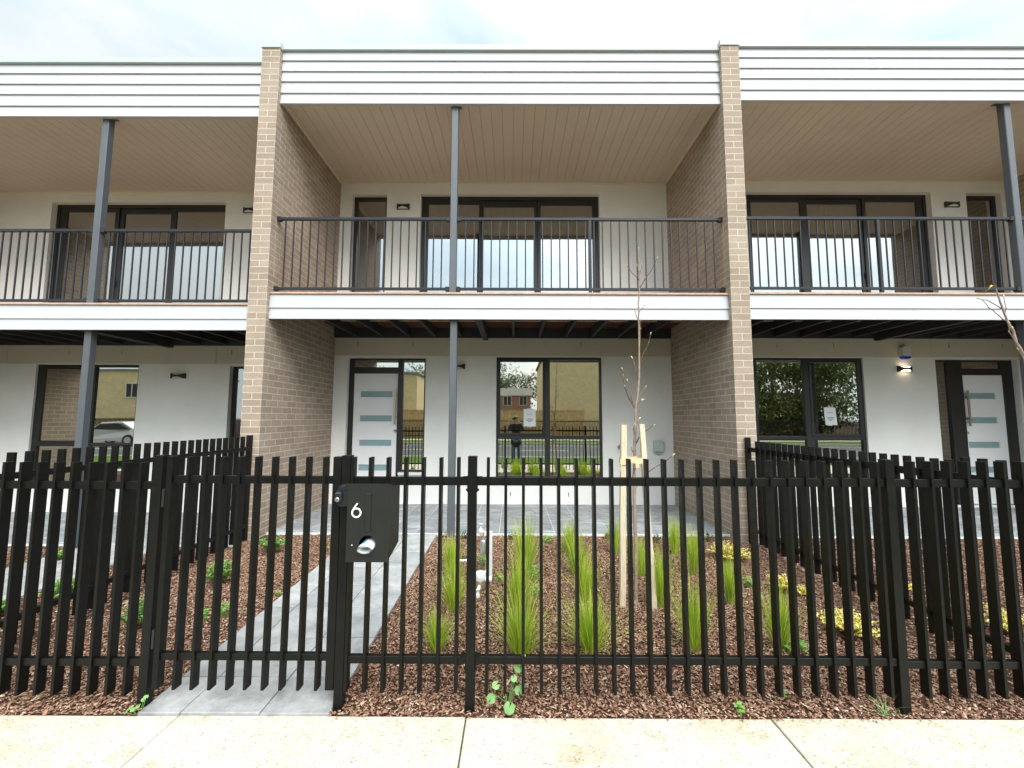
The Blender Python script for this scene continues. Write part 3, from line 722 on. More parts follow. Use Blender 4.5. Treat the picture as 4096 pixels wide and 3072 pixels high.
lft = house(-9.65, -3.412, dict(low=-.157, deck=-.152, rail=-.170, top=-.19), LHd, 'left townhouse, set a step lower, past the left brick party wall', True)

# fittings
mb = MB(); mb.box(2.434, 2.602, YW - .075, YW - .001, .92, 1.118, bv=.006); mb.box(2.442, 2.594, YW - .088, YW - .0755, .932, 1.108, bv=.004)
mb.box(2.47, 2.55, YW - .05, YW - .002, .885, .919, bv=.004); mbx = mb.build('meter_box', M['plastic_grey'], mid)
mb = MB()
for z in (.96, 1.07): mb.box(2.588, 2.6, YW - .092, YW - .0885, z, z + .014)
mb.build('latch', M['frame'], mbx)
mb = MB(); mb.tube([(1.846, YW - .002, 1.0), (1.846, YW - .06, 1.0), (1.846, YW - .075, .985), (1.846, YW - .078, .95)], .011, 8); mb.lathe((1.846, YW - .05, 1.03), [(.006, -.03), (.006, .005), (.022, .006), (.022, .013)], 10)
mb.lathe((1.846, YW - .004, 1.0), [(.03, -.004), (.03, .003)], 12, 'y'); mb.build('garden_tap', M['brass'], mid)
mb = MB(); pr = [(-.082, 0), (.082, 0), (.082, .13), (.07, .17), (.04, .187), (0, .19), (-.04, .187), (-.07, .17), (-.082, .13)]
mb.prism([(6.895 + x, 2.600 + z) for x, z in pr], YW - .055, YW - .001); mb.prism([(6.895 + x * .86, 2.604 + z * .95) for x, z in pr], YW - .075, YW - .0555); sr = mb.build('alarm_siren', M['plastic_white'], rgt)
mb = MB(); pr = [(-.078, 0), (-.06, -.03), (-.03, -.044), (.03, -.044), (.06, -.03), (.078, 0)]
mb.prism([(6.895 + x, 2.598 + z) for x, z in pr], YW - .07, YW - .002); mb.build('siren_lens', M['plastic_blue'], sr)
# paper notices taped inside the glass
def notice(xa, xb, za, zb, y, label, skew=0):
    t = thing('paper_notice', label, 'notice', ((xa + xb) / 2, y, (za + zb) / 2), 'paper notices taped to the lower windows')
    mb = MB(); n = 6; w = xb - xa
    vs = []
    for k in range(n + 1):
        u = k / n; yy = y + .003 * math.sin(u * 5)
        vs += [(xa + skew + u * w, yy, za), (xa + u * w, yy, zb)]
    mb.mesh(vs, [(2 * k, 2 * k + 2, 2 * k + 3, 2 * k + 1) for k in range(n)]); mb.mesh([(v[0], v[1] + .0008, v[2]) for v in vs], [(2 * k + 1, 2 * k + 3, 2 * k + 2, 2 * k) for k in range(n)])
    s = mb.build('sheet', M['paper'], t)
    xc = (xa + xb) / 2; h = zb - za
    def text(body, size, x, z):
        cu = bpy.data.curves.new('lettering', 'FONT'); cu.body = body; cu.size = size; cu.align_x = 'CENTER'; cu.align_y = 'CENTER'; cu.extrude = .0004
        tmp = bpy.data.objects.new('tmp', cu); COL.objects.link(tmp); bpy.context.view_layer.update(); me = bpy.data.meshes.new_from_object(tmp.evaluated_get(bpy.context.evaluated_depsgraph_get())); bpy.data.objects.remove(tmp)
        me.materials.clear(); me.materials.append(M['ink']); o = bpy.data.objects.new('lettering', me); COL.objects.link(o); o.parent = t; o.rotation_euler = (PI / 2, 0, 0)
        o.location = Vector((x, y - .005, z)) - world_loc(t)
    text('LOT 776', .024, xc, zb - h * .30)
    mb = MB()                                   # three lines too small to read in the photograph
    for zr, words in ((.43, (.020, .090)), (.35, (.040, .062)), (.27, (.050,))):
        x = xc + skew * .5 - (sum(words) + .008 * (len(words) - 1)) / 2
        for wd in words:
            mb.box(x, x + wd, y - .0042, y - .0036, za + h * zr - .004, za + h * zr + .004); x += wd + .008
    mb.build('print_line', M['ink'], t)
    mb = MB(); mb.box(xc - .05, xc + .05, y - .0012, y - .0005, zb - .006, zb + .014); mb.box(xc - .035, xc + .03, y - .0012, y - .0005, za - .012, za + .006); mb.build('tape', M['plastic_white'], t)
notice(.187, .396, 1.353, 1.657, YW + .036, 'white paper notice in the window of the middle townhouse')
notice(5.462, 5.665, 1.394, 1.703, YW + .036, 'white paper notice in the window of the right townhouse', .022)
# ---------------------------------------------------------------- front fences, gate, side fences
FY = -2.82
def picket_mb(x, z0, z1, w=.016): 
    mb = MB(); mb.box(x, x + w, FY, FY + .05, z0, z1 - .006); mb.box(x - .0006, x + w + .0006, FY - .0006, FY + .0506, z1 - .006, z1, bv=.001); return mb
def post_mb(x, z0, z1, w=.05, y=FY):
    mb = MB(); mb.box(x, x + w, y, y + .05, z0, z1 - .008, bv=.002); mb.box(x - .001, x + w + .001, y - .001, y + .051, z1 - .0078, z1, bv=.002); return mb
def panel(t, xs, za, zb, rails, ra, rb, shear=0.0):
    o0 = None
    for x in xs:
        dz = shear * (x - xs[0])
        if o0 is None: o0 = picket_mb(x, za, zb).build('picket', M['black'], t, (x, FY, (za + zb) / 2)); x0 = x
        else: dup(o0, t, (x - x0, rnd.uniform(-.0006, .0006), dz + rnd.uniform(-.0008, .0008)))
    for (a, b) in rails:
        mb = MB(); mb.box(ra, rb, FY + .011, FY + .041, a, b, bv=.002); mb.build('rail', M['black'], t)
def brackets(t, x, zs):
    for z in zs:
        for s in (-1, 1):
            mb = MB(); mb.mesh([(x + s * q[0], yy, z + q[1]) for yy in (FY + .006, FY + .046) for q in ((.0256, -.04), (.029, -.04), (.029, .0415), (.055, .0415), (.055, .0445), (.0256, .0445))],
                               [(0, 1, 2, 3, 4, 5), (11, 10, 9, 8, 7, 6)] + [(i, i + 6, (i + 1) % 6 + 6, (i + 1) % 6) for i in range(6)])
            mb.tube([(x + s * .027, FY + .024, z - .03), (x + s * .037, FY + .024, z - .03)], .007, 8); mb.build('rail_bracket', M['black'], t)

t = thing('picket_fence', 'black steel picket fence from the letterbox to the right, before the grass tufts', 'fence', (.6, FY, -.08))
pa = post_mb(-.970, -.14, 1.280).build('post', M['black'], t, (-.945, FY, .5))
dup(pa, t, (.715, 0, -.002)); dup(pa, t, (3.074, 0, -.012))
panel(t, [-.917 + .1 * k for k in range(7)], .008, 1.270, ((1.114, 1.160), (.152, .192)), -.92, -.256)
panel(t, [-.148 + .1 * k for k in range(23)], .007, 1.270, ((1.114, 1.160), (.152, .192)), -.204, 2.103, -.0065)
brackets(t, -.2295, (1.118, .152))
t = thing('picket_fence', 'black steel picket fence in front of the right townhouse, past the right boundary post', 'fence', (4.5, FY, -.08))
panel(t, [2.255 + .1024 * k for k in range(24)], -.008, 1.258, ((1.113, 1.156), (.140, .178)), 2.155, 4.75)
post_mb(4.76, -.14, 1.27).build('post', M['black'], t)
t = thing('picket_fence', 'black steel picket fence in front of the left townhouse, left of the gate', 'fence', (-3.5, FY, -.08))
panel(t, [-2.121 - .0972 * k for k in range(26)], -.017, 1.236, ((1.086, 1.128), (.132, .170)), -4.65, -2.038)
post_mb(-2.037, -.14, 1.277).build('post', M['black'], t)

g = thing('picket_gate', 'black steel picket gate across the grey paved path, left of the letterbox', 'gate', (-1.49, FY, .02))
def stile(x, w): 
    mb = MB(); mb.box(x, x + w, FY, FY + .05, .018, 1.272, bv=.002); return mb.build('stile', M['black'], g)
stile(-1.962, .030); stile(-1.0185, .0465)
panel(g, [-1.851 + .0968 * k for k in range(9)], .017, 1.271, ((1.120, 1.162), (.165, .201)), -1.93, -1.02)
for hz in (1.0, .24):
    mb = MB(); mb.box(-1.9865, -1.9625, FY + .01, FY + .04, hz, hz + .08, bv=.003); mb.tube([(-1.974, FY + .006, hz - .01), (-1.974, FY + .006, hz + .09)], .008, 8); mb.build('hinge', M['lamp_black'], g)
# key latch that wraps the closing post
mb = MB()
prof = [(-.030, .0), (-.030, .055), (-.018, .085), (.004, .098), (.028, .098), (.038, .085), (.038, -.012), (.028, -.024), (-.008, -.026), (-.022, -.018)]
mb.prism([(-.951 + x, 1.028 + z) for x, z in prof], FY - .030, FY - .002)
mb.bbox(-.986, -.946, FY - .052, FY - .029, 1.026, 1.084, .008)
lk = mb.build('gate_latch', simple('black_latch', (.014, .018, .021), .36, .4), g)
mb = MB(); mb.lathe((-.967, FY - .0525, 1.045), [(.0125, .002), (.0125, -.003), (.010, -.0045)], 16, 'y'); kc = mb.build('key_cylinder', M['chrome'], lk)
mb = MB(); mb.box(-.9685, -.9655, FY - .0592, FY - .0568, 1.038, 1.052); mb.build('keyhole', M['ink'], kc)
mb = MB(); mb.bbox(-.956, -.930, FY - .034, FY - .0285, 1.092, 1.118, .002); mb.build('release_button', M['lamp_black'], lk)

def side_fence(x, xs_rail, ys, zt, zb, zr, label, steps=None):
    t = thing('side_fence', label, 'fence', (x, -1.4, -.05))
    o0 = None
    for i, y in enumerate(ys):
        dz = steps(y) if steps else 0
        if o0 is None:
            mb = MB(); mb.box(x - .025, x + .025, y, y + .016, zb, zt - .006); mb.box(x - .0256, x + .0256, y - .0006, y + .0166, zt - .006, zt, bv=.001)
            o0 = mb.build('picket', M['black'], t, (x, y, .6)); y0 = y; d0 = dz
        else: dup(o0, t, (0, y - y0, dz - d0))
    for a, b in zr:
        mb = MB(); mb.box(xs_rail, xs_rail + .03, ys[0] - .06, -.03, a, b, bv=.002); mb.build('rail', M['black'], t)
    mb = MB(); mb.box(x - .03, x + .022, -.062, -.010, -.10, zt + .012, bv=.002); mb.build('post', M['black'], t)
    return t
side_fence(-3.265, -3.262, [-2.484 + .1003 * k for k in range(24)], 1.262, .018, ((1.09, 1.132), (.162, .200)), 'black side picket fence between the left and middle front gardens')
side_fence(2.905, 2.895, [-2.70 + .0985 * k for k in range(26)], 1.256, .056, ((1.095, 1.148), (.142, .180)), 'black side picket fence between the middle and right front gardens', lambda y: .026 if y < -2.45 else 0)

# ---------------------------------------------------------------- letterbox, newspaper
t = thing('letterbox', 'black steel letterbox with a white number 6, fixed to the fence beside the gate', 'letterbox', (-.79, -2.8, .71))
x0, x1, z0, z1, yp = -.909, -.676, .712, 1.132, -2.874
hc = (-.792, .808); hr = .0455; n = 48
mb = MB(); sq = []; ci = []
for k in range(n):
    a = 2 * PI * (k + .5) / n; c, s_ = math.cos(a), math.sin(a); ci.append((hc[0] + hr * c, hc[1] + hr * s_))
    ts = []
    if abs(c) > 1e-6: ts += [((x1 if c > 0 else x0) - hc[0]) / c]
    if abs(s_) > 1e-6: ts += [((z1 if s_ > 0 else z0) - hc[1]) / s_]
    tt = min(ts); sq.append((hc[0] + tt * c, hc[1] + tt * s_))
for (y, fl) in ((yp, 0), (yp + .003, 1)):
    for k in range(n):
        j = (k + 1) % n; q = [(ci[k][0], y, ci[k][1]), (sq[k][0], y, sq[k][1]), (sq[j][0], y, sq[j][1]), (ci[j][0], y, ci[j][1])]
        mb.face(q if fl == 0 else q[::-1])
def corner_fill(y):
    cs = [(x0, z0), (x1, z0), (x1, z1), (x0, z1)]
    for c in cs:
        k = min(range(n), key=lambda k: min((sq[k][0] - c[0]) ** 2 + (sq[k][1] - c[1]) ** 2, 9))
        best = None
        for k in range(n):
            j = (k + 1) % n
            if abs(sq[k][0] - sq[j][0]) > 1e-7 and abs(sq[k][1] - sq[j][1]) > 1e-7:
                if best is None or (sq[k][0] - c[0]) ** 2 + (sq[k][1] - c[1]) ** 2 < best[0]: best = ((sq[k][0] - c[0]) ** 2 + (sq[k][1] - c[1]) ** 2, k, j)
        if best: mb.face([(sq[best[1]][0], y, sq[best[1]][1]), (c[0], y, c[1]), (sq[best[2]][0], y, sq[best[2]][1])])
corner_fill(yp); corner_fill(yp + .003)
for k in range(n):
    j = (k + 1) % n; mb.face([(ci[k][0], yp, ci[k][1]), (ci[j][0], yp, ci[j][1]), (ci[j][0], yp + .003, ci[j][1]), (ci[k][0], yp + .003, ci[k][1])])
for a, b in (((x0, z0), (x1, z0)), ((x1, z0), (x1, z1)), ((x1, z1), (x0, z1)), ((x0, z1), (x0, z0))):
    mb.face([(a[0], yp, a[1]), (b[0], yp, b[1]), (b[0], yp + .003, b[1]), (a[0], yp + .003, a[1])])
mb.build('front_plate', M['mailbox'], t)
mb = MB(); a, b = x0 + .006, x1 - .004; yb = -2.66; pr = [(yp + .0032, z0 + .05), (yb, .762), (yb, 1.112), (yp + .0032, 1.126)]
pr[0] = (yp + .0032, z0 + .008); pr.insert(1, (yp + .03, z0 + .01))
m_ = len(pr); vs = [(a, y, z) for y, z in pr] + [(b, y, z) for y, z in pr]
mb.mesh(vs, [tuple(range(m_)), tuple(range(2 * m_ - 1, m_ - 1, -1))] + [(i + m_, (i + 1) % m_ + m_, (i + 1) % m_, i) for i in range(m_ - 1)])
mb.build('box_body', M['mailbox'], t)
mb = MB(); mb.box(-.8095, -.7775, yp - .005, yp - .0005, .874, 1.081, bv=.0015); mb.build('slot_cover', M['mailbox'], t)
mb = MB(); cx, cz, ro, ri = -.857, .9755, .0275, .0192; N_ = 40
def ring(pts_o, pts_i, closed):
    m_ = len(pts_o); yA, yB = yp - .0025, yp - .0004
    for k in range(m_ if closed else m_ - 1):
        j = (k + 1) % m_
        mb.face([(pts_o[k][0], yA, pts_o[k][1]), (pts_o[j][0], yA, pts_o[j][1]), (pts_i[j][0], yA, pts_i[j][1]), (pts_i[k][0], yA, pts_i[k][1])])
        for P_ in (pts_o, pts_i): mb.face([(P_[k][0], yA, P_[k][1]), (P_[j][0], yA, P_[j][1]), (P_[j][0], yB, P_[j][1]), (P_[k][0], yB, P_[k][1])])
ring([(cx + ro * math.cos(2 * PI * k / N_), cz + ro * math.sin(2 * PI * k / N_)) for k in range(N_)], [(cx + ri * math.cos(2 * PI * k / N_), cz + ri * math.sin(2 * PI * k / N_)) for k in range(N_)], True)
po, pi_ = [], []
for k in range(9):
    u = k / 8; po.append((cx - ro + .029 * u ** 1.15 - .001 * math.sin(PI * u), cz + .006 + .0465 * u)); pi_.append((po[-1][0] + .0082, po[-1][1] - .0015))
yp -= .0004; ring(po, pi_, False); yp += .0004; mb.build('number', M['white_paint'], t)
mb = MB(); mb.lathe((-.876, yp - .0005, .802), [(.0042, 0), (.0042, -.002), (.002, -.003)], 10, 'y'); mb.build('screw', M['chrome'], t)

def news_mat():
    m, nt, b = mat('rolled_paper'); g = coord(nt, 'UV'); sp = nt.nodes.new('ShaderNodeSeparateXYZ'); L(nt, g, sp.inputs[0])
    def band(o, a, b_):
        m1 = nt.nodes.new('ShaderNodeMath'); m1.operation = 'GREATER_THAN'; L(nt, o, m1.inputs[0]); m1.inputs[1].default_value = a
        m2 = nt.nodes.new('ShaderNodeMath'); m2.operation = 'LESS_THAN'; L(nt, o, m2.inputs[0]); m2.inputs[1].default_value = b_
        m3 = nt.nodes.new('ShaderNodeMath'); m3.operation = 'MULTIPLY'; L(nt, m1.outputs[0], m3.inputs[0]); L(nt, m2.outputs[0], m3.inputs[1]); return m3.outputs[0]
    def both(p, q):
        m3 = nt.nodes.new('ShaderNodeMath'); m3.operation = 'MULTIPLY'; L(nt, p, m3.inputs[0]); L(nt, q, m3.inputs[1]); return m3.outputs[0]
    u, v = sp.outputs[0], sp.outputs[1]
    c = mixc(nt, both(band(u, .10, .26), band(v, .12, .30)), (.80, .82, .83), (.08, .34, .62))
    c = mixc(nt, both(band(u, .10, .33), band(v, .38, .50)), c, (.62, .16, .08))
    L(nt, c, b.inputs['Base Color']); b.inputs['Roughness'].default_value = .55; return m
t = thing('newspaper_roll', 'rolled newspaper sticking out of the round hole in the letterbox', 'newspaper', (-.795, -2.88, .8))
mb = MB(); turns = 3.2; K = 96; ax = Vector((.04, 1, .10)).normalized(); o_ = Vector((-.795, -2.912, .789)); q = Vector((0, 1, 0)).rotation_difference(ax); Ln = .25; p0 = []; p1 = []
for k in range(K + 1):
    a = 2 * PI * turns * k / K + 1.1; r = .0285 + .0125 * k / K
    lip = .012 * math.cos(a - 2.2)
    v = q @ Vector((r * .98 * math.cos(a), 0, r * .66 * math.sin(a))); p0.append(o_ + v - ax * lip); p1.append(o_ + v + ax * Ln)
for k in range(K):
    u0 = (turns * k / K) % 1; u1 = u0 + turns / K; mb.face([p0[k], p0[k + 1], p1[k + 1], p1[k]], [(u0, 0), (u1, 0), (u1, 1), (u0, 1)], True)
mb.build('paper_sheet', news_mat(), t)

# ---------------------------------------------------------------- sapling, stakes, tie
def P_(x, y, z): return Vector((x, y, z))
def branchpts(pts, y0, y1):
    m_ = len(pts); return [Vector((p[0], y0 + (y1 - y0) * k / (m_ - 1), p[1])) for k, p in enumerate(pts)]
def sapling(label, loc, trunk, r0, r1, branches, bsz=.012):
    t = thing('young_tree', label, 'sapling', loc, 'bare young trees in the front gardens')
    pts = []
    for k in range(len(trunk)):
        pts.append(Vector(trunk[k]))
    # subdivide with a little wander
    fine = []
    for a, b in zip(pts[:-1], pts[1:]):
        for k in range(4): fine.append(a.lerp(b, k / 4) + Vector((rnd.gauss(0, .0012), rnd.gauss(0, .0012), 0)))
    fine.append(pts[-1]); m_ = len(fine)
    rad = [(r0 + (r1 - r0) * (k / (m_ - 1)) ** .8) * (1 + .10 * math.sin(k * 2.1) + (.5 if k == 0 else .2 if k == 1 else 0)) for k in range(m_)]
    mb = MB(); mb.tube(fine, rad, 9)
    tr = mb.build('trunk', M['bark'], t)
    for bpts, rb, mt in branches:
        mb = MB(); f = []
        for a, b in zip(bpts[:-1], bpts[1:]):
            for k in range(3): f.append(a.lerp(b, k / 3) + Vector((rnd.gauss(0, .0012), rnd.gauss(0, .0012), rnd.gauss(0, .001))))
        f.append(bpts[-1]); n_ = len(f); mb.tube(f, [rb * (1 - .5 * k / (n_ - 1)) * (1.25 if k % 3 == 0 else 1) for k in range(n_)], 6)
        br = mb.build('branch', M[mt], t)
        mb = MB(); d = (f[-1] - f[-2]).normalized(); s = bsz * rnd.uniform(.8, 1.2)
        mb.blob(f[-1] + d * s * .8, (s * .42, s * 1.15), d, 7, 6); mb.blob(f[-1], (s * .3, s * .45), d)
        for k in range(3, n_ - 1, 3):
            dd = (d + Vector((rnd.uniform(-.9, .9), rnd.uniform(-.5, .5), .5))).normalized(); mb.blob(f[k] + dd * rb * 1.6, (rb * .9, rb * 1.8), dd)
        mb.build('bud', M['bud'], br)
    return t
FX = {}
def fpt(px, py, y=-1.5): 
    # reading aid: position on the sapling (crop units) turned into metres on its own plane
    x = 2400 + px / 1.58; yy = 950 + py / 1.58
    return None
TR = [(1.036, -1.577, -.05), (1.040, -1.575, .02), (1.046, -1.57, .40), (1.050, -1.55, .811), (1.056, -1.53, 1.002), (1.066, -1.52, 1.14), (1.075, -1.51, 1.264), (1.084, -1.50, 1.418), (1.092, -1.50, 1.586), (1.112, -1.5, 1.685), (1.125, -1.5, 1.813), (1.132, -1.5, 1.984), (1.137, -1.5, 2.157), (1.137, -1.5, 2.36), (1.138, -1.5, 2.535), (1.151, -1.5, 2.683), (1.154, -1.5, 2.787), (1.152, -1.5, 3.05)]
def F2(px, py):   # sapling-plane coordinates measured from the photograph's grid of this tree
    z = np.interp(py, [70, 250, 320, 420, 540, 680, 800, 920, 1010, 1080, 1200, 1310, 1400, 1500, 1640], [3.055, 2.787, 2.683, 2.535, 2.36, 2.157, 1.984, 1.813, 1.685, 1.586, 1.418, 1.264, 1.14, 1.002, .811])
    x0 = np.interp(py, [70, 250, 320, 420, 540, 680, 800, 920, 1010, 1080, 1200, 1310, 1400, 1500, 1640], [1.152, 1.154, 1.151, 1.138, 1.137, 1.137, 1.132, 1.125, 1.112, 1.092, 1.084, 1.075, 1.066, 1.056, 1.05])
    u0 = np.interp(py, [70, 250, 320, 420, 540, 680, 800, 920, 1010, 1080, 1200, 1310, 1400, 1500, 1640], [245, 250, 250, 243, 245, 248, 247, 245, 238, 225, 222, 218, 213, 208, 207])
    return (x0 + (px - u0) * .00141, z)
BR = []
def add(pts, r, mt='twig', dy=.0): BR.append((branchpts([F2(*p) for p in pts], -1.5, -1.5 + dy), r, mt))
add([(252, 320), (285, 262), (318, 215), (348, 150)], .0042, 'twig', -.06); add([(247, 268), (205, 215), (178, 168)], .0038, 'twig', .05); add([(247, 236), (236, 215), (223, 195)], .003, 'twig', -.05)
add([(250, 238), (266, 200), (279, 155)], .0034, 'twig', .06); add([(243, 525), (230, 485), (227, 445)], .004, 'twig', .04); add([(247, 470), (262, 452), (273, 438)], .003, 'twig', -.03)
add([(250, 680), (258, 640), (263, 575), (269, 515)], .0045, 'twig', .05); add([(254, 790), (275, 722), (298, 675), (304, 622)], .0045, 'twig', -.07); add([(244, 918), (233, 850), (221, 790), (214, 758)], .0042, 'twig', .05)
add([(218, 1078), (182, 1020), (150, 948), (137, 880), (129, 842)], .0056, 'twig', -.06); add([(207, 1046), (192, 970), (177, 905)], .0040, 'twig', .02); add([(243, 992), (268, 978), (277, 952)], .003, 'bark', -.04)
add([(216, 1080), (246, 1050), (281, 1026)], .0036, 'twig', .05); add([(236, 1160), (246, 1105), (252, 1035)], .0036, 'bark', -.05); add([(228, 1178), (244, 1160), (256, 1146)], .004, 'twig', .04)
add([(218, 1250), (208, 1212), (208, 1182)], .0045, 'twig', -.04); add([(228, 1300), (242, 1262), (280, 1218), (321, 1187)], .0052, 'twig', -.07); add([(214, 1370), (206, 1345), (205, 1325)], .0045, 'twig', .03)
add([(214, 1570), (270, 1500), (330, 1450), (388, 1412), (430, 1370)], .0046, 'twig', -.10); add([(210, 1640), (225, 1600), (243, 1576)], .0045, 'twig', .04); add([(249, 120), (247, 90), (244, 72)], .0035, 'twig', 0)
sapling('bare young tree with furry buds tied between two wooden stakes', (1.036, -1.577, -.05), TR, .018, .0045, BR)
def stake(bx, by, tx, ty, zt, w, label):
    t = thing('wooden_stake', label, 'stake', (bx, by, -.05), 'wooden stakes beside the bare young tree')
    mb = MB(); h = w / 2; vs = []
    for k in range(7):
        u = k / 6; cx = bx + (tx - bx) * u + .003 * math.sin(u * 9); cy = by + (ty - by) * u; z = -.08 + (zt + .08) * u
        vs += [(cx - h, cy - h, z), (cx + h, cy - h, z), (cx + h, cy + h, z), (cx - h, cy + h, z)]
    mb.mesh(vs, [(4 * k + i, 4 * k + (i + 1) % 4, 4 * k + 4 + (i + 1) % 4, 4 * k + 4 + i) for k in range(6) for i in range(4)] + [(24, 25, 26, 27)]); mb.build('shaft', M['stake'], t)
stake(.912, -1.614, .956, -1.59, 1.441, .046, 'wooden stake left of the bare young tree')
stake(1.165, -1.645, 1.118, -1.57, 1.448, .042, 'wooden stake right of the bare young tree')
t = thing('tree_tie', 'tan hessian strap tying the bare young tree to its stakes', 'strap', (1.04, -1.57, 1.13))
mb = MB(); loop = []
for k in range(40):
    a = 2 * PI * k / 40; loop.append((1.035 + .118 * math.cos(a), -1.575 + (.040 + .012 * math.cos(2 * a)) * math.sin(a), .010 * math.sin(a * 2 + .5)))
for k in range(40):
    j = (k + 1) % 40; p, q_ = loop[k], loop[j]
    za, zb = 1.118 + p[2] + .02 * (p[0] - 1.03), 1.118 + q_[2] + .02 * (q_[0] - 1.03)
    mb.face([(p[0], p[1], za), (q_[0], q_[1], zb), (q_[0], q_[1], zb + .05), (p[0], p[1], za + .05)], None, True)
mb.box(.915, 1.0, -1.627, -1.622, 1.100, 1.152); mb.tube([(.93, -1.63, 1.11), (.915, -1.632, 1.08), (.905, -1.63, 1.04)], .004, 5)
mb.box(1.045, 1.075, -1.628, -1.545, 1.07, 1.118, bv=.004); mb.build('strap', M['hessian'], t)

# right-hand sapling, mostly outside the frame
TR2 = [(4.70, -1.5, -.03), (4.70, -1.5, .9), (4.66, -1.5, 1.6), (4.60, -1.5, 2.03), (4.589, -1.5, 2.07), (4.531, -1.5, 2.185), (4.515, -1.5, 2.295), (4.467, -1.5, 2.395), (4.442, -1.5, 2.495), (4.41, -1.5, 2.623), (4.394, -1.5, 2.685)]
B2 = [(branchpts(p, -1.5, -1.5 + d), r, m_) for p, d, r, m_ in [
    ([(4.464, 2.386), (4.40, 2.40), (4.359, 2.422), (4.245, 2.494), (4.178, 2.550)], -.08, .0045, 'twig'), ([(4.431, 2.50), (4.346, 2.584), (4.31, 2.610)], .06, .004, 'twig'),
    ([(4.455, 2.46), (4.487, 2.511), (4.495, 2.57), (4.508, 2.62)], .04, .004, 'twig'), ([(4.531, 2.185), (4.459, 2.279), (4.44, 2.33), (4.415, 2.350)], -.05, .0048, 'bark'),
    ([(4.515, 2.295), (4.530, 2.31), (4.537, 2.328)], .02, .003, 'twig'), ([(4.63, 1.93), (4.58, 1.983), (4.506, 2.037), (4.43, 2.110)], -.09, .005, 'bark'), ([(4.60, 2.06), (4.59, 2.09), (4.575, 2.10)], -.03, .004, 'bark')]]
t2 = sapling('bare young tree at the far right edge with one withered leaf', (4.70, -1.5, -.03), TR2, .02, .0052, B2, .013)
mb = MB(); vs = []; n = 8
for k in range(n + 1):
    u = k / n; w = .022 * math.sin(PI * min(1, u * .92 + .06)) ** .8; cx = 4.396 - .098 * u; cz = 2.700 + .012 * math.sin(u * 5) - .030 * u * u
    vs += [(cx, -1.5 - w, cz + .008), (cx, -1.5, cz), (cx, -1.5 + w * .7, cz + .016 * math.sin(u * 7))]
mb.mesh(vs, [(3 * k + i, 3 * k + i + 1, 3 * k + 4 + i, 3 * k + 3 + i) for k in range(n) for i in range(2)], True)
m_, nt, b = mat('withered_leaf'); L(nt, ramp(nt, noise(nt, geopos(nt), 45, 4), [(.38, (.30, .10, .04)), (.5, (.62, .36, .06)), (.62, (.66, .50, .08))]), b.inputs['Base Color']); b.inputs['Roughness'].default_value = .7
mb.build('leaf', m_, t2)

# ---------------------------------------------------------------- grass tufts
def blade(mb, base, az, lean, ln, w, curl, seg=5):
    d = Vector((math.cos(az), math.sin(az), 0)); sd = Vector((-d.y, d.x, 0)); p = Vector(base); th = lean; vs = []
    tw = rnd.uniform(-.6, .6)
    for k in range(seg + 1):
        u = k / seg; ww = w * (1 - u ** 2.2) * .5 + .0002; s2 = (sd * math.cos(tw) + d * math.sin(tw)) * ww
        vs += [p - s2, p + s2]
        p = p + (d * math.sin(th) + Vector((0, 0, 1)) * math.cos(th)) * (ln / seg); th += curl / seg
    mb.mesh(vs, [(2 * k, 2 * k + 1, 2 * k + 3, 2 * k + 2) for k in range(seg)], True)
def tuft(x, y, h, w, label, n=150, dry=.06):
    t = thing('grass_tuft', label, 'grass tuft', (x, y, gz(x, y)), 'upright green grass tufts planted in rows')
    z = gz(x, y) - .01; mb = MB(); md = MB()
    sp = math.atan2(w * .62, h) 
    for k in range(n):
        a = rnd.uniform(0, 2 * PI); r = abs(rnd.gauss(0, .075 * w)); ln = h * rnd.uniform(.5, 1.1); e = abs(rnd.gauss(0, 1))
        lean = min(.95, .03 + e * sp * .72); curl = rnd.uniform(.05, .5) * min(1.4, e)
        blade(mb, (x + r * math.cos(a), y + r * math.sin(a), z), a, lean, ln, rnd.uniform(.0022, .0042), curl)
    for k in range(int(n * dry) + 4):
        a = rnd.uniform(0, 2 * PI); blade(md, (x + .02 * math.cos(a), y + .02 * math.sin(a), z), a, rnd.uniform(.3, 1.1), h * rnd.uniform(.25, .75), .003, rnd.uniform(.3, 1.2))
    mb.build('blades', M['blade'], t); md.build('dry_blades', M['straw'], t)
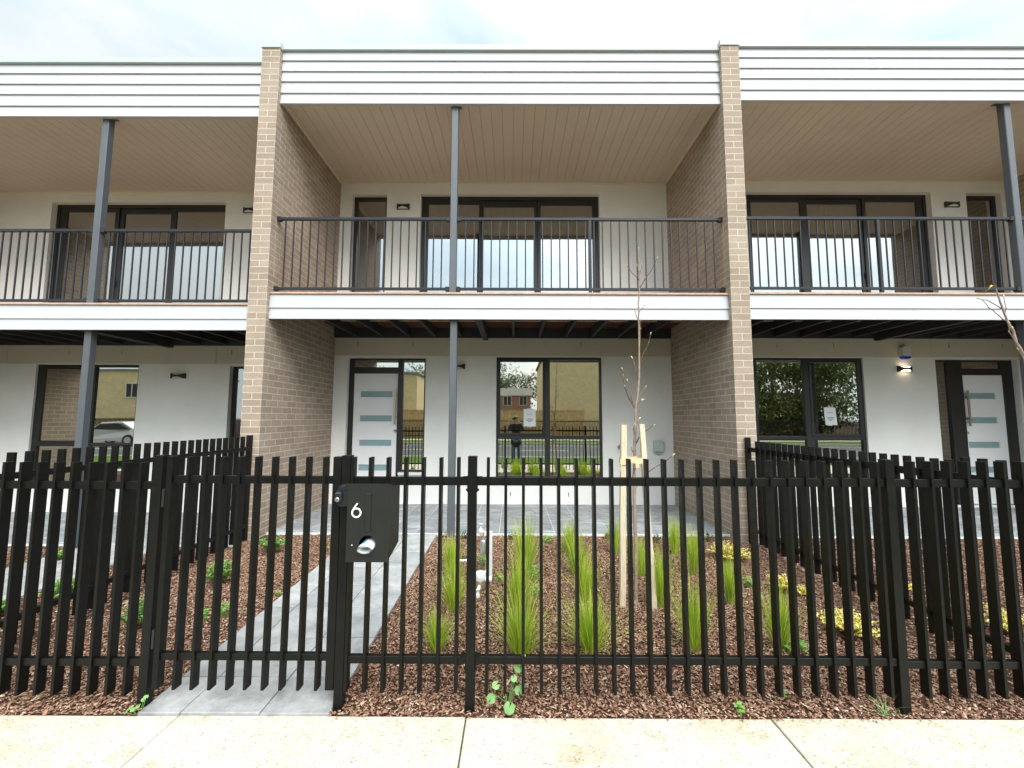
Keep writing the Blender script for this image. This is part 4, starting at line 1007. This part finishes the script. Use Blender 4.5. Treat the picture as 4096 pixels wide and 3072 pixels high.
TF = [(-.51, -2.267, .27, .20, 'small green grass tuft just behind the fence, left of its middle post'),
      (-.48, -1.687, .36, .23, 'green grass tuft between the small front tuft and the white water meter'),
      (-.60, -.985, .36, .20, 'green grass tuft beside the grey path, in front of the steel veranda post'),
      (.06, -2.289, .40, .36, 'wide green grass tuft just behind the fence, first row right of the middle post'),
      (.054, -1.655, .40, .27, 'green grass tuft in the middle of the first row right of the middle post'),
      (.126, -.977, .52, .28, 'tall green grass tuft at the back of the first row right of the middle post'),
      (.53, -2.24, .37, .34, 'broad green grass tuft just behind the fence, second row right of the middle post'),
      (.62, -1.538, .37, .21, 'green grass tuft second from the fence in the row left of the left wooden stake'),
      (.635, -.971, .38, .26, 'green grass tuft third from the fence in the row left of the left wooden stake'),
      (.655, -.395, .37, .25, 'green grass tuft nearest the porch in the row left of the left wooden stake'),
      (1.16, -.389, .40, .18, 'green grass tuft half hidden behind the left wooden stake'),
      (1.248, -1.002, .37, .17, 'green grass tuft seen between the two wooden stakes'),
      (1.225, -1.62, .47, .18, 'tall green grass tuft just right of the right wooden stake'),
      (1.81, -.431, .41, .16, 'green grass tuft nearest the porch, left of the right brick wall'),
      (1.235, -2.234, .44, .22, 'tall green grass tuft just behind the fence, in front of the two stakes'),
      (1.795, -.958, .44, .14, 'thin green grass tuft second from the porch, left of the golden shrubs'),
      (1.83, -1.569, .38, .13, 'narrow green grass tuft third from the porch, left of the golden shrubs'),
      (1.83, -2.22, .40, .21, 'green grass tuft just behind the fence, in front of the golden shrubs')]
for x, y, h, w, lb in TF: tuft(x, y, h * 1.08, w * 1.1, lb, int(190 + 950 * w))
tuft(5.15, -1.9, .6, .25, 'tall green grass tuft in front of the right townhouse, behind the right fence', 120)

# ---------------------------------------------------------------- shrubs and small plants
def leaf(mb, p, d, ln, w, up, fold=.25):
    d = d.normalized(); s_ = d.cross(up); s_ = s_.normalized() if s_.length > 1e-4 else Vector((1, 0, 0)); nn = s_.cross(d)
    a = p; b = p + d * ln * .45 + nn * ln * .06; c = p + d * ln - nn * ln * .05
    l = b + s_ * w * .5 + nn * w * fold; r = b - s_ * w * .5 + nn * w * fold
    l2 = p + d * ln * .75 + s_ * w * .36 + nn * w * fold * .7; r2 = p + d * ln * .75 - s_ * w * .36 + nn * w * fold * .7; b2 = p + d * ln * .76
    mb.mesh([a, l, l2, c, b2, b, r, r2], [(0, 5, 1), (5, 4, 2, 1), (4, 3, 2), (0, 6, 5), (5, 6, 7, 4), (4, 7, 3)], True)
def shrub(x, y, h, w, label, mt='shrub', ls=(.050, .025), ns=26, name='shrub', cat='shrub', group=None, nl=14):
    z = gz(x, y) - .01; t = thing(name, label, cat, (x, y, z), group); ms = MB(); ml = MB()
    for k in range(ns):
        a = 2 * PI * k / ns + rnd.uniform(-.4, .4); q = math.sqrt(rnd.uniform(.02, 1)); tip = Vector((x + .5 * w * q * math.cos(a), y + .5 * w * q * math.sin(a), z + h * (1 - .55 * q * q) * rnd.uniform(.7, 1.05)))
        b = Vector((x + .01 * math.cos(a), y + .01 * math.sin(a), z)); mid_ = b.lerp(tip, .5) + Vector((0, 0, h * .06)); ms.tube([b, mid_, tip], [.004, .003, .0015], 5)
        for i in range(nl):
            u = .3 + .7 * (i + rnd.random()) / nl; p = b.lerp(mid_, u * 2) if u < .5 else mid_.lerp(tip, u * 2 - 1); aa = i * 2.4 + rnd.uniform(-.4, .4)
            d = Vector((math.cos(aa), math.sin(aa), rnd.uniform(.15, 1.1))); s_ = rnd.uniform(.7, 1.15) * (1.1 - .3 * u)
            leaf(ml, p, d, ls[0] * s_, ls[1] * s_, Vector((0, 0, 1)))
    ms.build('stem', M['twig'], t); ml.build('foliage', M[mt], t); return t
shrub(-2.70, -.437, .26, .32, 'green leafy shrub at the foot of the left brick wall', group='green shrubs left of the grey path')
shrub(-2.71, -1.244, .26, .24, 'green leafy shrub in the mulch, middle one left of the path', group='green shrubs left of the grey path')
shrub(-2.77, -2.02, .24, .25, 'green leafy shrub nearest the gate, left of the path', ls=(.045, .016), group='green shrubs left of the grey path')
shrub(-3.98, -1.373, .20, .34, 'green shrub in the left garden, behind the black side fence', group='green shrubs left of the grey path')
shrub(-5.16, -.34, .12, .14, 'small green shrub by the left porch, seen through the fence', group='green shrubs left of the grey path')
shrub(-4.15, -1.75, .16, .2, 'green shrub at the left edge of the picture behind the fence', group='green shrubs left of the grey path')
G = 'golden yellow shrubs in the right garden beds'
shrub(2.33, -.60, .20, .48, 'golden yellow shrub at the foot of the right brick wall', 'gold', (.034, .014), 57, 'golden_shrub', group=G, nl=22)
shrub(2.40, -1.33, .17, .24, 'small golden yellow shrub in the middle of its row', 'gold', (.034, .014), 37, 'golden_shrub', group=G, nl=20)
shrub(2.56, -1.40, .08, .13, 'tiny golden yellow shrub beside the middle golden one', 'gold', (.032, .014), 17, 'golden_shrub', group=G, nl=16)
shrub(2.43, -2.06, .19, .46, 'golden yellow shrub nearest the front fence', 'gold', (.036, .014), 54, 'golden_shrub', group=G, nl=22)
shrub(3.45, -1.35, .18, .26, 'yellow green shrub behind the right side fence, nearer the porch', 'gold', (.034, .014), 34, 'golden_shrub', group=G, nl=18)
shrub(3.62, -2.0, .22, .34, 'yellow green shrub behind the right side fence, nearer the road', 'gold', (.034, .014), 40, 'golden_shrub', group=G, nl=18)
G = 'small dark green plants along the porch edge'
for x, y, h, w, lb in ((-.615, .10, .11, .12, 'small dark green plant beside the steel veranda post'), (.009, .10, .12, .16, 'small dark green plant at the porch edge behind the first row of tufts'),
                       (1.18, .085, .10, .14, 'small dark green plant at the porch edge behind the left stake'), (1.747, -.02, .15, .12, 'dark green plant with round leaves near the porch edge'), (2.40, .03, .14, .16, 'dark green plant by the right brick wall behind the golden shrub')):
    shrub(x, y, h, w, lb, 'shrub_dark', (.035, .02), 7, 'small_plant', 'plant', G, 7)
def clover(x, y, w, h, label, n=22, r=.017):
    z = gz(x, y); t = thing('clover', label, 'weed', (x, y, z), 'clover patches in the mulch'); ml = MB(); ms = MB()
    for k in range(n):
        a = rnd.uniform(0, 2 * PI); q = math.sqrt(rnd.random()) * w * .5; p = Vector((x + q * math.cos(a), y + q * math.sin(a), z + h * rnd.uniform(.35, 1)))
        ms.tube([(x + q * .4 * math.cos(a), y + q * .4 * math.sin(a), z - .01), p], .0008, 4)
        a0 = rnd.uniform(0, 2 * PI)
        for i in range(3):
            b = a0 + 2 * PI * i / 3; leaf(ml, p, Vector((math.cos(b), math.sin(b), rnd.uniform(-.1, .35))), r * rnd.uniform(.8, 1.2), r * 1.0, Vector((0, 0, 1)), .1)
    ms.build('stalks', M['clover'], t); ml.build('leaflets', M['clover'], t)
for a in ((.407, .01, .20, .06, 'clover patch in front of the porch edge', 40), (.21, -1.125, .13, .15, 'clover beside the middle tuft of the first row', 26), (.21, -1.47, .10, .12, 'clover patch below the middle tuft of the first row', 20),
          (2.18, -1.242, .11, .07, 'clover left of the middle golden shrub', 26), (1.96, -2.26, .10, .06, 'clover right of the front tuft near the golden shrubs', 18), (1.87, -2.27, .09, .06, 'clover at the foot of the front tuft near the golden shrubs', 14),
          (-2.25, -1.84, .11, .09, 'clover patch left of the path, right of two', 26), (-2.36, -1.89, .08, .07, 'clover patch left of the path, left of two', 16), (-2.03, -1.49, .06, .05, 'tiny clover at the left edge of the path', 8), (-.30, -.82, .13, .14, 'clover behind the white water meter', 36),
          (-.13, -1.18, .10, .07, 'clover right of the white marker post', 12), (1.45, -1.05, .12, .12, 'clover between the stakes and the narrow tuft', 22), (1.22, -2.84, .05, .05, 'tiny clover under the fence rail', 7), (1.54, -2.70, .05, .04, 'tiny weed in front of the fence by the footpath', 7)):
    clover(*a)
# leafy weed growing through the fence
def round_leaf(mb, c, nrm, r, a0):
    q = Vector((0, 0, 1)).rotation_difference(Vector(nrm).normalized()); vs = [Vector(c)]; n = 18
    for k in range(n + 1):
        a = a0 + .25 + (2 * PI - .5) * k / n; rr = r * (1 + .05 * math.sin(a * 7)); vs.append(Vector(c) + q @ Vector((rr * math.cos(a), rr * math.sin(a), .12 * r * math.sin(a * 3))))
    mb.mesh(vs, [(0, k + 1, k + 2) for k in range(n)], True)
t = thing('leafy_weed', 'pale green weed with a yellow flower growing under the fence beside the middle post', 'weed', (-.02, -2.75, -.08))
mb = MB(); ms = MB(); fl = MB()
for dx, dy, z, r, a in ((.055, -.02, .125, .033, 1), (.03, -.035, .075, .022, 2), (-.055, .03, .13, .022, 3), (-.07, -.02, .03, .026, .5), (-.095, -.05, -.02, .030, 4), (.005, -.085, -.045, .036, 1.2), (.055, -.03, .01, .028, 5), (.075, -.02, .03, .022, 2.5)):
    c = Vector((-.02 + dx, -2.765 + dy, z)); round_leaf(mb, c, (rnd.uniform(-.3, .3), -.75, .65), r * .82, a); ms.tube([(-.02 + dx * .15, -2.755, -.08), Vector((-.02 + dx * .6, -2.76 + dy * .4, z * .5 - .02)), c], [.0022, .0018, .0012], 5)
ms.tube([(-.02, -2.755, -.08), (.0, -2.77, .05), (.045, -2.79, .13), (.062, -2.80, .185)], [.003, .0025, .0016, .001], 5)
for k in range(10): fl.blob((.062 + rnd.uniform(-.008, .008), -2.80 + rnd.uniform(-.008, .008), .190 + rnd.uniform(-.012, .014)), (.005, .006))
ms.build('stem', M['weed'], t); mb.build('leaves', M['weed'], t); fl.build('flower', M['yellow'], t)
t = thing('leafy_weed', 'pale green weed at the foot of the left gate post by the footpath', 'weed', (-1.98, -2.85, -.08)); mb = MB()
for dx, dy, z, r in ((.0, -.01, -.045, .017), (.03, .0, -.005, .015), (-.03, -.005, -.065, .016), (-.062, -.01, -.075, .014), (.014, .005, -.022, .013), (-.045, .0, -.058, .012)):
    mb = MB(); c = (-1.985 + dx, -2.858 + dy, z + .01); round_leaf(mb, c, (rnd.uniform(-.6, .6), -.4, .7), r * .8, rnd.uniform(0, 6)); o_l = mb.build('leaf', M['weed'], t); mb = MB(); mb.tube([(-1.99 + dx * .4, -2.85, -.09), c], .0013, 5); mb.build('stalk', M['weed'], o_l)
t = thing('grass_weed', 'thin grass weed at the foot of the right boundary post', 'weed', (2.02, -2.82, -.08)); mb = MB()
for k in range(16): blade(mb, (2.0 + rnd.uniform(-.01, .01), -2.83, -.085), rnd.uniform(0, 2 * PI), rnd.uniform(.3, 1.1), rnd.uniform(.06, .16), .003, rnd.uniform(.2, 1))
mb.build('blades', M['weed'], t)

# ---------------------------------------------------------------- water meter, marker post, valve lid
t = thing('water_meter', 'white and brass water meter with a riser pipe, behind the middle fence post', 'water meter', (-.29, -1.33, -.04))
mx_, my = -.292, -1.33; zb = gz(mx_, my)
mb = MB(); mb.lathe((mx_, my, 0), [(.046, zb + .015), (.048, zb + .03), (.048, zb + .075), (.044, zb + .085)], 20); mb.lathe((mx_, my - .07, 0), [(.018, zb - .02), (.018, zb + .04)], 12); mb.build('brass_body', M['brass'], t)
mb = MB(); mb.lathe((mx_, my, 0), [(.047, zb + .084), (.050, zb + .09), (.050, zb + .140), (.044, zb + .152), (.030, zb + .156)], 20); mb.build('meter_head', M['plastic_white'], t)
mb = MB(); mb.tube([(mx_ - .01, my - .12, zb - .01), (mx_ - .01, my - .11, zb + .03), (mx_ - .005, my - .04, zb + .045)], .014, 10); mb.lathe((mx_ - .012, my - .125, 0), [(.020, zb - .02), (.020, zb + .012), (.014, zb + .02), (.014, zb + .045), (.019, zb + .05)], 12); mb.build('stop_valve', M['plastic_white'], t)
mb = MB(); mb.tube([(mx_ + .05, my + .02, zb + .10), (mx_ + .055, my + .06, zb + .16), (mx_ + .058, my + .10, zb + .44), (mx_ + .03, my + .11, zb + .475), (mx_ + .0, my + .11, zb + .475)], .0115, 10)
mb.lathe((mx_ + .045, my + .02, 0), [(.022, zb + .09), (.022, zb + .15)], 12); mb.tube([(mx_ + .04, my, zb + .09), (mx_ + .10, my + .01, zb + .085)], .026, 12); mb.build('riser_pipe', M['plastic_white'], t)
mb = MB(); mb.lathe((mx_ + .018, my + .11, 0), [(.029, zb + .27), (.030, zb + .28), (.030, zb + .395), (.024, zb + .405)], 16); mb.tube([(mx_ + .018, my + .11, zb + .405), (mx_ + .018, my + .11, zb + .47)], .007, 8); mb.build('backflow_cylinder', M['chrome'], t)
mb = MB(); mb.lathe((mx_ - .008, my + .11, 0), [(.012, zb + .455), (.020, zb + .46), (.020, zb + .50), (.010, zb + .51), (.008, zb + .535), (.016, zb + .54), (.016, zb + .55)], 12); mb.build('tap_head', M['plastic_white'], t)
t = thing('marker_post', 'slim white plastic marker post right of the water meter', 'post', (-.212, -1.083, -.04)); mb = MB(); z = gz(-.21, -1.08); mb.box(-.228, -.196, -1.09, -1.074, z - .05, z + .44, bv=.003); mb.build('shaft', M['plastic_white'], t)
t = thing('valve_cover', 'white and black oval valve cover lying on the mulch left of the water meter', 'cover', (-.53, -.61, 0)); z = gz(-.53, -.61)
mb = MB(); mb.lathe((-.53, -.61, z), [(.058, -.01), (.062, .004), (.058, .014), (.044, .018)], 20); mb.build('rim', M['plastic_white'], t)
mb = MB(); mb.lathe((-.53, -.61, z + .02), [(.042, -.003), (.042, .004), (.036, .006)], 20); mb.build('grille', M['lamp_black'], t)
# ---------------------------------------------------------------- across the road (seen in the window reflections)
def windows_row(t, x0, x1, n, za, zb, y, w):
    for k in range(n):
        xc = x0 + (x1 - x0) * (k + .5) / n; mb = MB(); frame_rect(mb, xc - w / 2, xc + w / 2, za, zb, (.06, .06, .06, .06), y, y + .06); mb.box(xc - .03, xc + .03, y + .001, y + .058, za + .06, zb - .06)
        f = mb.build('window', M['far_white'], t); mb = MB(); mb.box(xc - w / 2 + .06, xc + w / 2 - .06, y - .02, y + .02, za + .06, zb - .06); mb.build('pane', M['frame'], f)
def brick_house(x0, x1, y0, y1, h, m_, label, wn=0):
    t = thing('brick_house', label, 'house', ((x0 + x1) / 2, y1, -.1)); mb = MB(); mb.box(x0, x1, y0, y1, -.3, h); mb.build('wall', m_, t)
    mb = MB(); mb.box(x0 - .15, x1 + .15, y0 - .15, y1 + .15, h - .02, h + .16, bv=.02); mb.build('roof', M['roof_grey'], t)
    if wn: windows_row(t, x0, x1, wn, 3.2, 4.5, y1 + .01, 1.1)
    return t
brick_house(2.7, 7.6, -38, -26, 6.9, M['brick_opposite'], 'cream brick side wall of a house across the road, mirrored in the middle window')
brick_house(-20, -8.3, -38, -26, 5.3, M['brick_opposite'], 'long cream brick house across the road, mirrored in the door sidelight')
brick_house(-50, -32, -38, -27, 5.6, M['brick_opposite'], 'cream brick house across the road, mirrored in the left windows', 5)
tt = brick_house(-8, 2.4, -58, -46, 5.3, M['brick_red'], 'red brick terrace with a white parapet behind the paling fence across the road', 5)
mb = MB(); mb.box(-8.2, 2.6, -45.99, -45.8, 4.55, 5.5); mb.build('parapet', M['far_white'], tt)
t = thing('shed', 'yellow clad building among trees across the road, mirrored in the right window', 'building', (27, -42, 0)); mb = MB(); mb.box(24, 36, -50, -42, -.3, 4.6); mb.build('wall', M['far_yellow'], t); mb = MB(); mb.box(23.7, 36.3, -50.3, -41.7, 4.6, 4.8, bv=.03); mb.build('roof', M['roof_grey'], t)
t = thing('paling_fence', 'tall timber paling fence across the road', 'fence', (-3, -24.2, -.1)); mb = MB()
for k in range(150):
    x = -9.2 + k * .1; mb.box(x, x + .094, -24.2 - (.012 if k % 2 else 0), -24.18, -.2, 2.12 + rnd.uniform(-.02, .02))
mb.build('palings', M['fence_timber'], t); mb = MB(); mb.box(-9.25, 5.85, -24.22, -24.14, 2.135, 2.17); mb.build('capping', M['fence_timber'], t)
t = thing('picket_fence', 'black picket fence along the far side of the road', 'fence', (0, -22.1, -.1)); mb = MB()
for k in range(700):
    x = -36 + k * .1; mb.box(x, x + .016, -22.12, -22.07, -.0, 1.42)
pk = mb.build('pickets', M['black'], t); pk['kind'] = 'stuff'
mb = MB(); mb.box(-36, 34, -22.11, -22.08, 1.25, 1.3); mb.box(-36, 34, -22.11, -22.08, .15, .2); mb.build('rail', M['black'], t)
def big_tree(x, y, h, w, label, dens=900, ls=.42, lowc=.5):
    t = thing('gum_tree', label, 'tree', (x, y, -.3), 'dark trees across the road'); mb = MB(); z0 = -.3
    tips = []
    mb.tube([(x, y, z0), (x + .1, y, z0 + h * .3), (x - .1, y, z0 + h * .55)], [.02 * w + .08, .015 * w + .06, .01 * w + .03], 9)
    for k in range(16):
        a = rnd.uniform(0, 2 * PI); q = rnd.uniform(.15, .48) * w; tip = Vector((x + q * math.cos(a), y + q * math.sin(a), z0 + h * rnd.uniform(lowc, .97))); b = Vector((x, y, z0 + h * rnd.uniform(.25, .5)))
        mb.tube([b, b.lerp(tip, .5) + Vector((0, 0, h * .04)), tip], [.007 * w + .03, .004 * w + .02, .015], 6); tips.append(tip)
    mb.build('trunk', M['bark'], t); mb = MB()
    for k in range(dens):
        c = rnd.choice(tips); r = w * .17; p = c + Vector((rnd.gauss(0, r), rnd.gauss(0, r), rnd.gauss(0, r * .6)))
        for i in range(3):
            d = Vector((rnd.gauss(0, 1), rnd.gauss(0, 1), rnd.gauss(-.2, .8))).normalized(); leaf(mb, p, d, ls, ls * .45, Vector((rnd.gauss(0, .4), rnd.gauss(0, .4), 1)))
    mb.build('crown', M['tree_leaf'], t)
for x, y, h, w, lb in ((19.5, -30, 9.5, 8, 'dark spreading tree across the road, left one in the right window'), (25, -27, 8.0, 7, 'dark bushy tree across the road beside the yellow building'), (31, -33, 10.5, 9, 'tall dark tree across the road at the right'),
                       (-3.2, -62, 11.0, 6, 'tall gum tree behind the red terrace, left one'), (1.6, -64, 9.2, 7, 'rounded gum tree behind the red terrace, right one'), (-7.6, -66, 12.6, 6, 'tallest gum tree behind the red terrace'), (-13, -50, 8.4, 7, 'gum tree behind the long cream house')):
    big_tree(x, y, h, w, lb, *((5200, .30, .12) if x > 10 else ()))
def parked_car(x, y, col, label):
    t = thing('parked_car', label, 'car', (x, y, -.23)); b = MB()
    side = [(-2.1, .28), (-2.08, .62), (-1.95, .78), (-1.15, .90), (-.55, 1.36), (.75, 1.40), (1.45, .98), (2.05, .90), (2.12, .6), (2.1, .28)]
    n = len(side); vs = []
    for yy, s in ((-.86, .0), (-.80, .03), (.80, .03), (.86, .0)):
        for (px, pz) in side: vs.append((x + px, y + (yy if pz < .95 else yy * .82), -.23 + pz + s * (pz > .5)))
    fs = [tuple(range(n)), tuple(range(4 * n - 1, 3 * n - 1, -1))] + [(r * n + i, (r + 1) * n + i, (r + 1) * n + (i + 1) % n, r * n + (i + 1) % n) for r in range(3) for i in range(n)]
    b.mesh(vs, fs); b.build('body', simple(label.split()[0] + '_car_paint', col, .25, .6), t)
    g = MB(); g.prism([(x - 1.0, -.23 + .95), (x - .5, -.23 + 1.30), (x + .7, -.23 + 1.33), (x + 1.3, -.23 + .98)], y - .83, y + .83); g.build('windows', M['frame'], t)
    for wx in (-1.32, 1.32):
        for wy in (-.80, .80):
            w = MB(); w.lathe((x + wx, y + wy, -.23 + .32), [(.32, -.1), (.33, -.06), (.33, .06), (.32, .1)], 20, 'y'); wh = w.build('wheel', M['dark_tyre'], t); w = MB(); w.lathe((x + wx, y + wy, -.23 + .32), [(.2, -.105), (.2, .105)], 14, 'y'); w.build('rim', M['chrome'], wh)
parked_car(-24.5, -16.4, (.6, .6, .6), 'silver parked car across the road, mirrored in the left window')

# the photographer, seen only as a reflection in the middle window
def skin_mesh(name, verts, edges, m_, parent, root=0, lv=2):
    me = bpy.data.meshes.new(name); me.from_pydata([v[0] for v in verts], edges, []); me.materials.append(m_); o = bpy.data.objects.new(name, me); COL.objects.link(o); o.parent = parent
    sk = o.modifiers.new('Skin', 'SKIN'); sk.use_smooth_shade = True
    for k, v in enumerate(verts):
        d = me.skin_vertices[0].data[k]; d.radius = v[1] if hasattr(v[1], '__len__') else (v[1], v[1]); d.use_root = (k == root)
    s_ = o.modifiers.new('Subdivision', 'SUBSURF'); s_.levels = lv; s_.render_levels = lv; return o
pr = thing('person', 'person in a long dark coat and jeans holding a phone up to take the picture', 'person', (.11, -5.62, -.085))
V = [((0, 0, .88), (.15, .11)), ((0, .01, 1.08), (.13, .10)), ((0, 0, 1.28), (.16, .10)), ((0, .0, 1.385), (.06, .06)), ((0, .02, 1.46), (.055, .06)), ((0, .045, 1.53), (.078, .095)), ((0, .03, 1.62), (.07, .085)),
     ((-.17, 0, 1.32), .05), ((-.25, .12, 1.16), .042), ((-.15, .34, 1.42), .032), ((-.125, .37, 1.46), (.03, .018)), ((.17, 0, 1.32), .05), ((.25, .12, 1.16), .042), ((.13, .34, 1.44), .032), ((.09, .37, 1.48), (.03, .018)),
     ((-.09, 0, .80), .085), ((-.10, .02, .46), .055), ((-.11, -.01, .08), .04), ((-.12, .12, .03), (.04, .025)), ((.09, 0, .80), .085), ((.10, .02, .46), .055), ((.11, -.01, .08), .04), ((.12, .12, .03), (.04, .025)), ((0, .145, 1.525), (.014, .018))]
Eg = [(0, 1), (1, 2), (2, 3), (3, 4), (4, 5), (5, 6), (2, 7), (7, 8), (8, 9), (9, 10), (2, 11), (11, 12), (12, 13), (13, 14), (0, 15), (15, 16), (16, 17), (17, 18), (0, 19), (19, 20), (20, 21), (21, 22), (5, 23)]
for hnd, cx, sg in ((10, -.125, 1), (14, .09, -1)):
    base = V[hnd][0]
    for f in range(4):
        a = len(V); V.append(((base[0] + sg * .012 * (f - 1.5), base[1] + .035, base[2] + .018), .0085)); V.append(((base[0] + sg * .014 * (f - 1.5) + sg * .02, base[1] + .055, base[2] + .006 - .004 * f), .0075)); Eg += [(hnd, a), (a, a + 1)]
    a = len(V); V.append(((base[0] + sg * .03, base[1] + .012, base[2] - .02), .009)); V.append(((base[0] + sg * .05, base[1] + .03, base[2] - .022), .008)); Eg += [(hnd, a), (a, a + 1)]
M['skin'] = simple('skin', (.45, .26, .18), .5); M['coat'] = simple('dark_coat', (.014, .016, .022), .85); M['jeans'] = simple('blue_jeans', (.10, .15, .22), .9); M['hair'] = simple('dark_hair', (.02, .014, .010), .5)
skin_mesh('body', V, Eg, M['skin'], pr)
skin_mesh('coat', [((0, -.01, .50), (.24, .17)), ((0, 0, .85), (.20, .145)), ((0, .005, 1.1), (.165, .13)), ((0, 0, 1.30), (.19, .125)), ((0, -.01, 1.37), (.09, .08)), ((-.18, 0, 1.33), .066), ((-.26, .115, 1.155), .058), ((-.16, .32, 1.40), .043), ((.18, 0, 1.33), .066), ((.26, .115, 1.155), .058), ((.14, .32, 1.42), .043)],
          [(0, 1), (1, 2), (2, 3), (3, 4), (3, 5), (5, 6), (6, 7), (3, 8), (8, 9), (9, 10)], M['coat'], pr, 2)
skin_mesh('jeans', [((0, 0, .86), (.155, .115)), ((-.09, 0, .78), .095), ((-.10, .02, .46), .07), ((-.11, -.01, .08), .065), ((.09, 0, .78), .095), ((.10, .02, .46), .07), ((.11, -.01, .08), .065)], [(0, 1), (1, 2), (2, 3), (0, 4), (4, 5), (5, 6)], M['jeans'], pr)
skin_mesh('hair', [((0, -.02, 1.66), (.075, .085)), ((0, -.06, 1.58), (.088, .075)), ((0, -.08, 1.45), (.10, .05)), ((0, -.09, 1.32), (.09, .035))], [(0, 1), (1, 2), (2, 3)], M['hair'], pr)
mb = MB()
for sx in (-1, 1): mb.blob((.11 + sx * .032, -5.62 + .142, 1.46), (.012, .008)); mb.bbox(.11 + sx * .12 - .045, .11 + sx * .12 + .045, -5.68, -5.46, -.08, -.01, .02)
mb.build('shoes', M['hair'], pr)
t = thing('phone', 'black phone held sideways in both hands of the person', 'phone', (.07, -5.235, 1.4946)); mb = MB(); mb.bbox(-.025, .135, -5.242, -5.233, 1.448, 1.522, .003); mb.build('case', M['lamp_black'], t)

# ---------------------------------------------------------------- sky, sun, camera
SUN_EL, SUN_AZ = R(43), R(-158)      # high, behind the viewer and a little to the right, veiled by cloud
w = bpy.data.worlds.new('World'); SC.world = w; w.use_nodes = True; nt = w.node_tree; bg = nt.nodes['Background']
sky = nt.nodes.new('ShaderNodeTexSky'); sky.sky_type = 'NISHITA'; sky.sun_disc = False; sky.sun_elevation = SUN_EL; sky.sun_rotation = R(158); sky.dust_density = 2.0
tc = nt.nodes.new('ShaderNodeTexCoord'); d = tc.outputs['Generated']
mp = nt.nodes.new('ShaderNodeMapping'); mp.inputs['Scale'].default_value = (1, 1, 2.2); L(nt, d, mp.inputs[0])
c1 = N(nt, 'ShaderNodeTexNoise', Scale=2.6, Detail=7.0, Roughness=.52, Distortion=.5); L(nt, mp.outputs[0], c1.inputs['Vector'])
c2 = N(nt, 'ShaderNodeTexNoise', Scale=1.1, Detail=3.0); L(nt, mp.outputs[0], c2.inputs['Vector'])
CLOUD = ramp(nt, c1.outputs[0], [(.36, (6.5, 7.9, 8.9)), (.48, (7.8, 9.2, 9.8)), (.60, (9.6, 10.1, 10.2))])
cov = ramp(nt, c2.outputs[0], [(.38, (.90,) * 3), (.62, (1,) * 3)])
col = mixc(nt, cov, sky.outputs[0], CLOUD)
# the cloud deck is brighter towards the veiled sun
dt = nt.nodes.new('ShaderNodeVectorMath'); dt.operation = 'DOT_PRODUCT'; L(nt, d, dt.inputs[0])
sdir = Vector((math.sin(R(158)) * math.cos(SUN_EL), math.cos(R(158)) * math.cos(SUN_EL), math.sin(SUN_EL))); dt.inputs[1].default_value = Vector((math.sin(R(158)) * math.cos(R(64)), math.cos(R(158)) * math.cos(R(64)), math.sin(R(64))))
mxm = nt.nodes.new('ShaderNodeMath'); mxm.operation = 'MAXIMUM'; L(nt, dt.outputs['Value'], mxm.inputs[0]); mxm.inputs[1].default_value = 0
pw = nt.nodes.new('ShaderNodeMath'); pw.operation = 'POWER'; L(nt, mxm.outputs[0], pw.inputs[0]); pw.inputs[1].default_value = 3.0
br = nt.nodes.new('ShaderNodeMath'); br.operation = 'MULTIPLY_ADD'; L(nt, pw.outputs[0], br.inputs[0]); br.inputs[1].default_value = 2.1; br.inputs[2].default_value = .47
vm = nt.nodes.new('ShaderNodeVectorMath'); vm.operation = 'SCALE'; L(nt, col, vm.inputs[0]); L(nt, br.outputs[0], vm.inputs['Scale'])
L(nt, vm.outputs[0], bg.inputs['Color']); bg.inputs['Strength'].default_value = .10
su = bpy.data.lights.new('sun', 'SUN'); su.energy = 1.15; su.angle = R(30); su.color = (1, .95, .88); so = bpy.data.objects.new('sun', su); COL.objects.link(so)
so.rotation_euler = (-sdir).to_track_quat('-Z', 'Y').to_euler(); so.location = (5, -20, 30)

cam = bpy.data.cameras.new('camera'); co = bpy.data.objects.new('camera', cam); COL.objects.link(co); SC.camera = co
cam.sensor_width = 36; cam.sensor_fit = 'HORIZONTAL'; cam.lens = 1649.86 / 4096 * 36; cam.clip_start = .02; cam.clip_end = 600
th, ya, ro = .08284, -.00286, .00349
fw = Vector((math.sin(ya) * math.cos(th), math.cos(ya) * math.cos(th), math.sin(th))); rt = Vector((math.cos(ya), -math.sin(ya), 0)); up = rt.cross(fw)
r2 = rt * math.cos(ro) + up * math.sin(ro); u2 = -rt * math.sin(ro) + up * math.cos(ro)
co.matrix_world = Matrix(((r2.x, u2.x, -fw.x, 0), (r2.y, u2.y, -fw.y, -5.1844), (r2.z, u2.z, -fw.z, 1.4946), (0, 0, 0, 1)))
vs_ = SC.view_settings; vs_.view_transform = 'Standard'; vs_.look = 'None'; vs_.gamma = 1; vs_.exposure = 1.15; vs_.use_curve_mapping = False
SC.cycles.max_bounces = 8; SC.cycles.diffuse_bounces = 5; SC.cycles.glossy_bounces = 4; SC.cycles.transparent_max_bounces = 8
SC.cycles.caustics_reflective = False; SC.cycles.caustics_refractive = False; SC.cycles.use_denoising = True
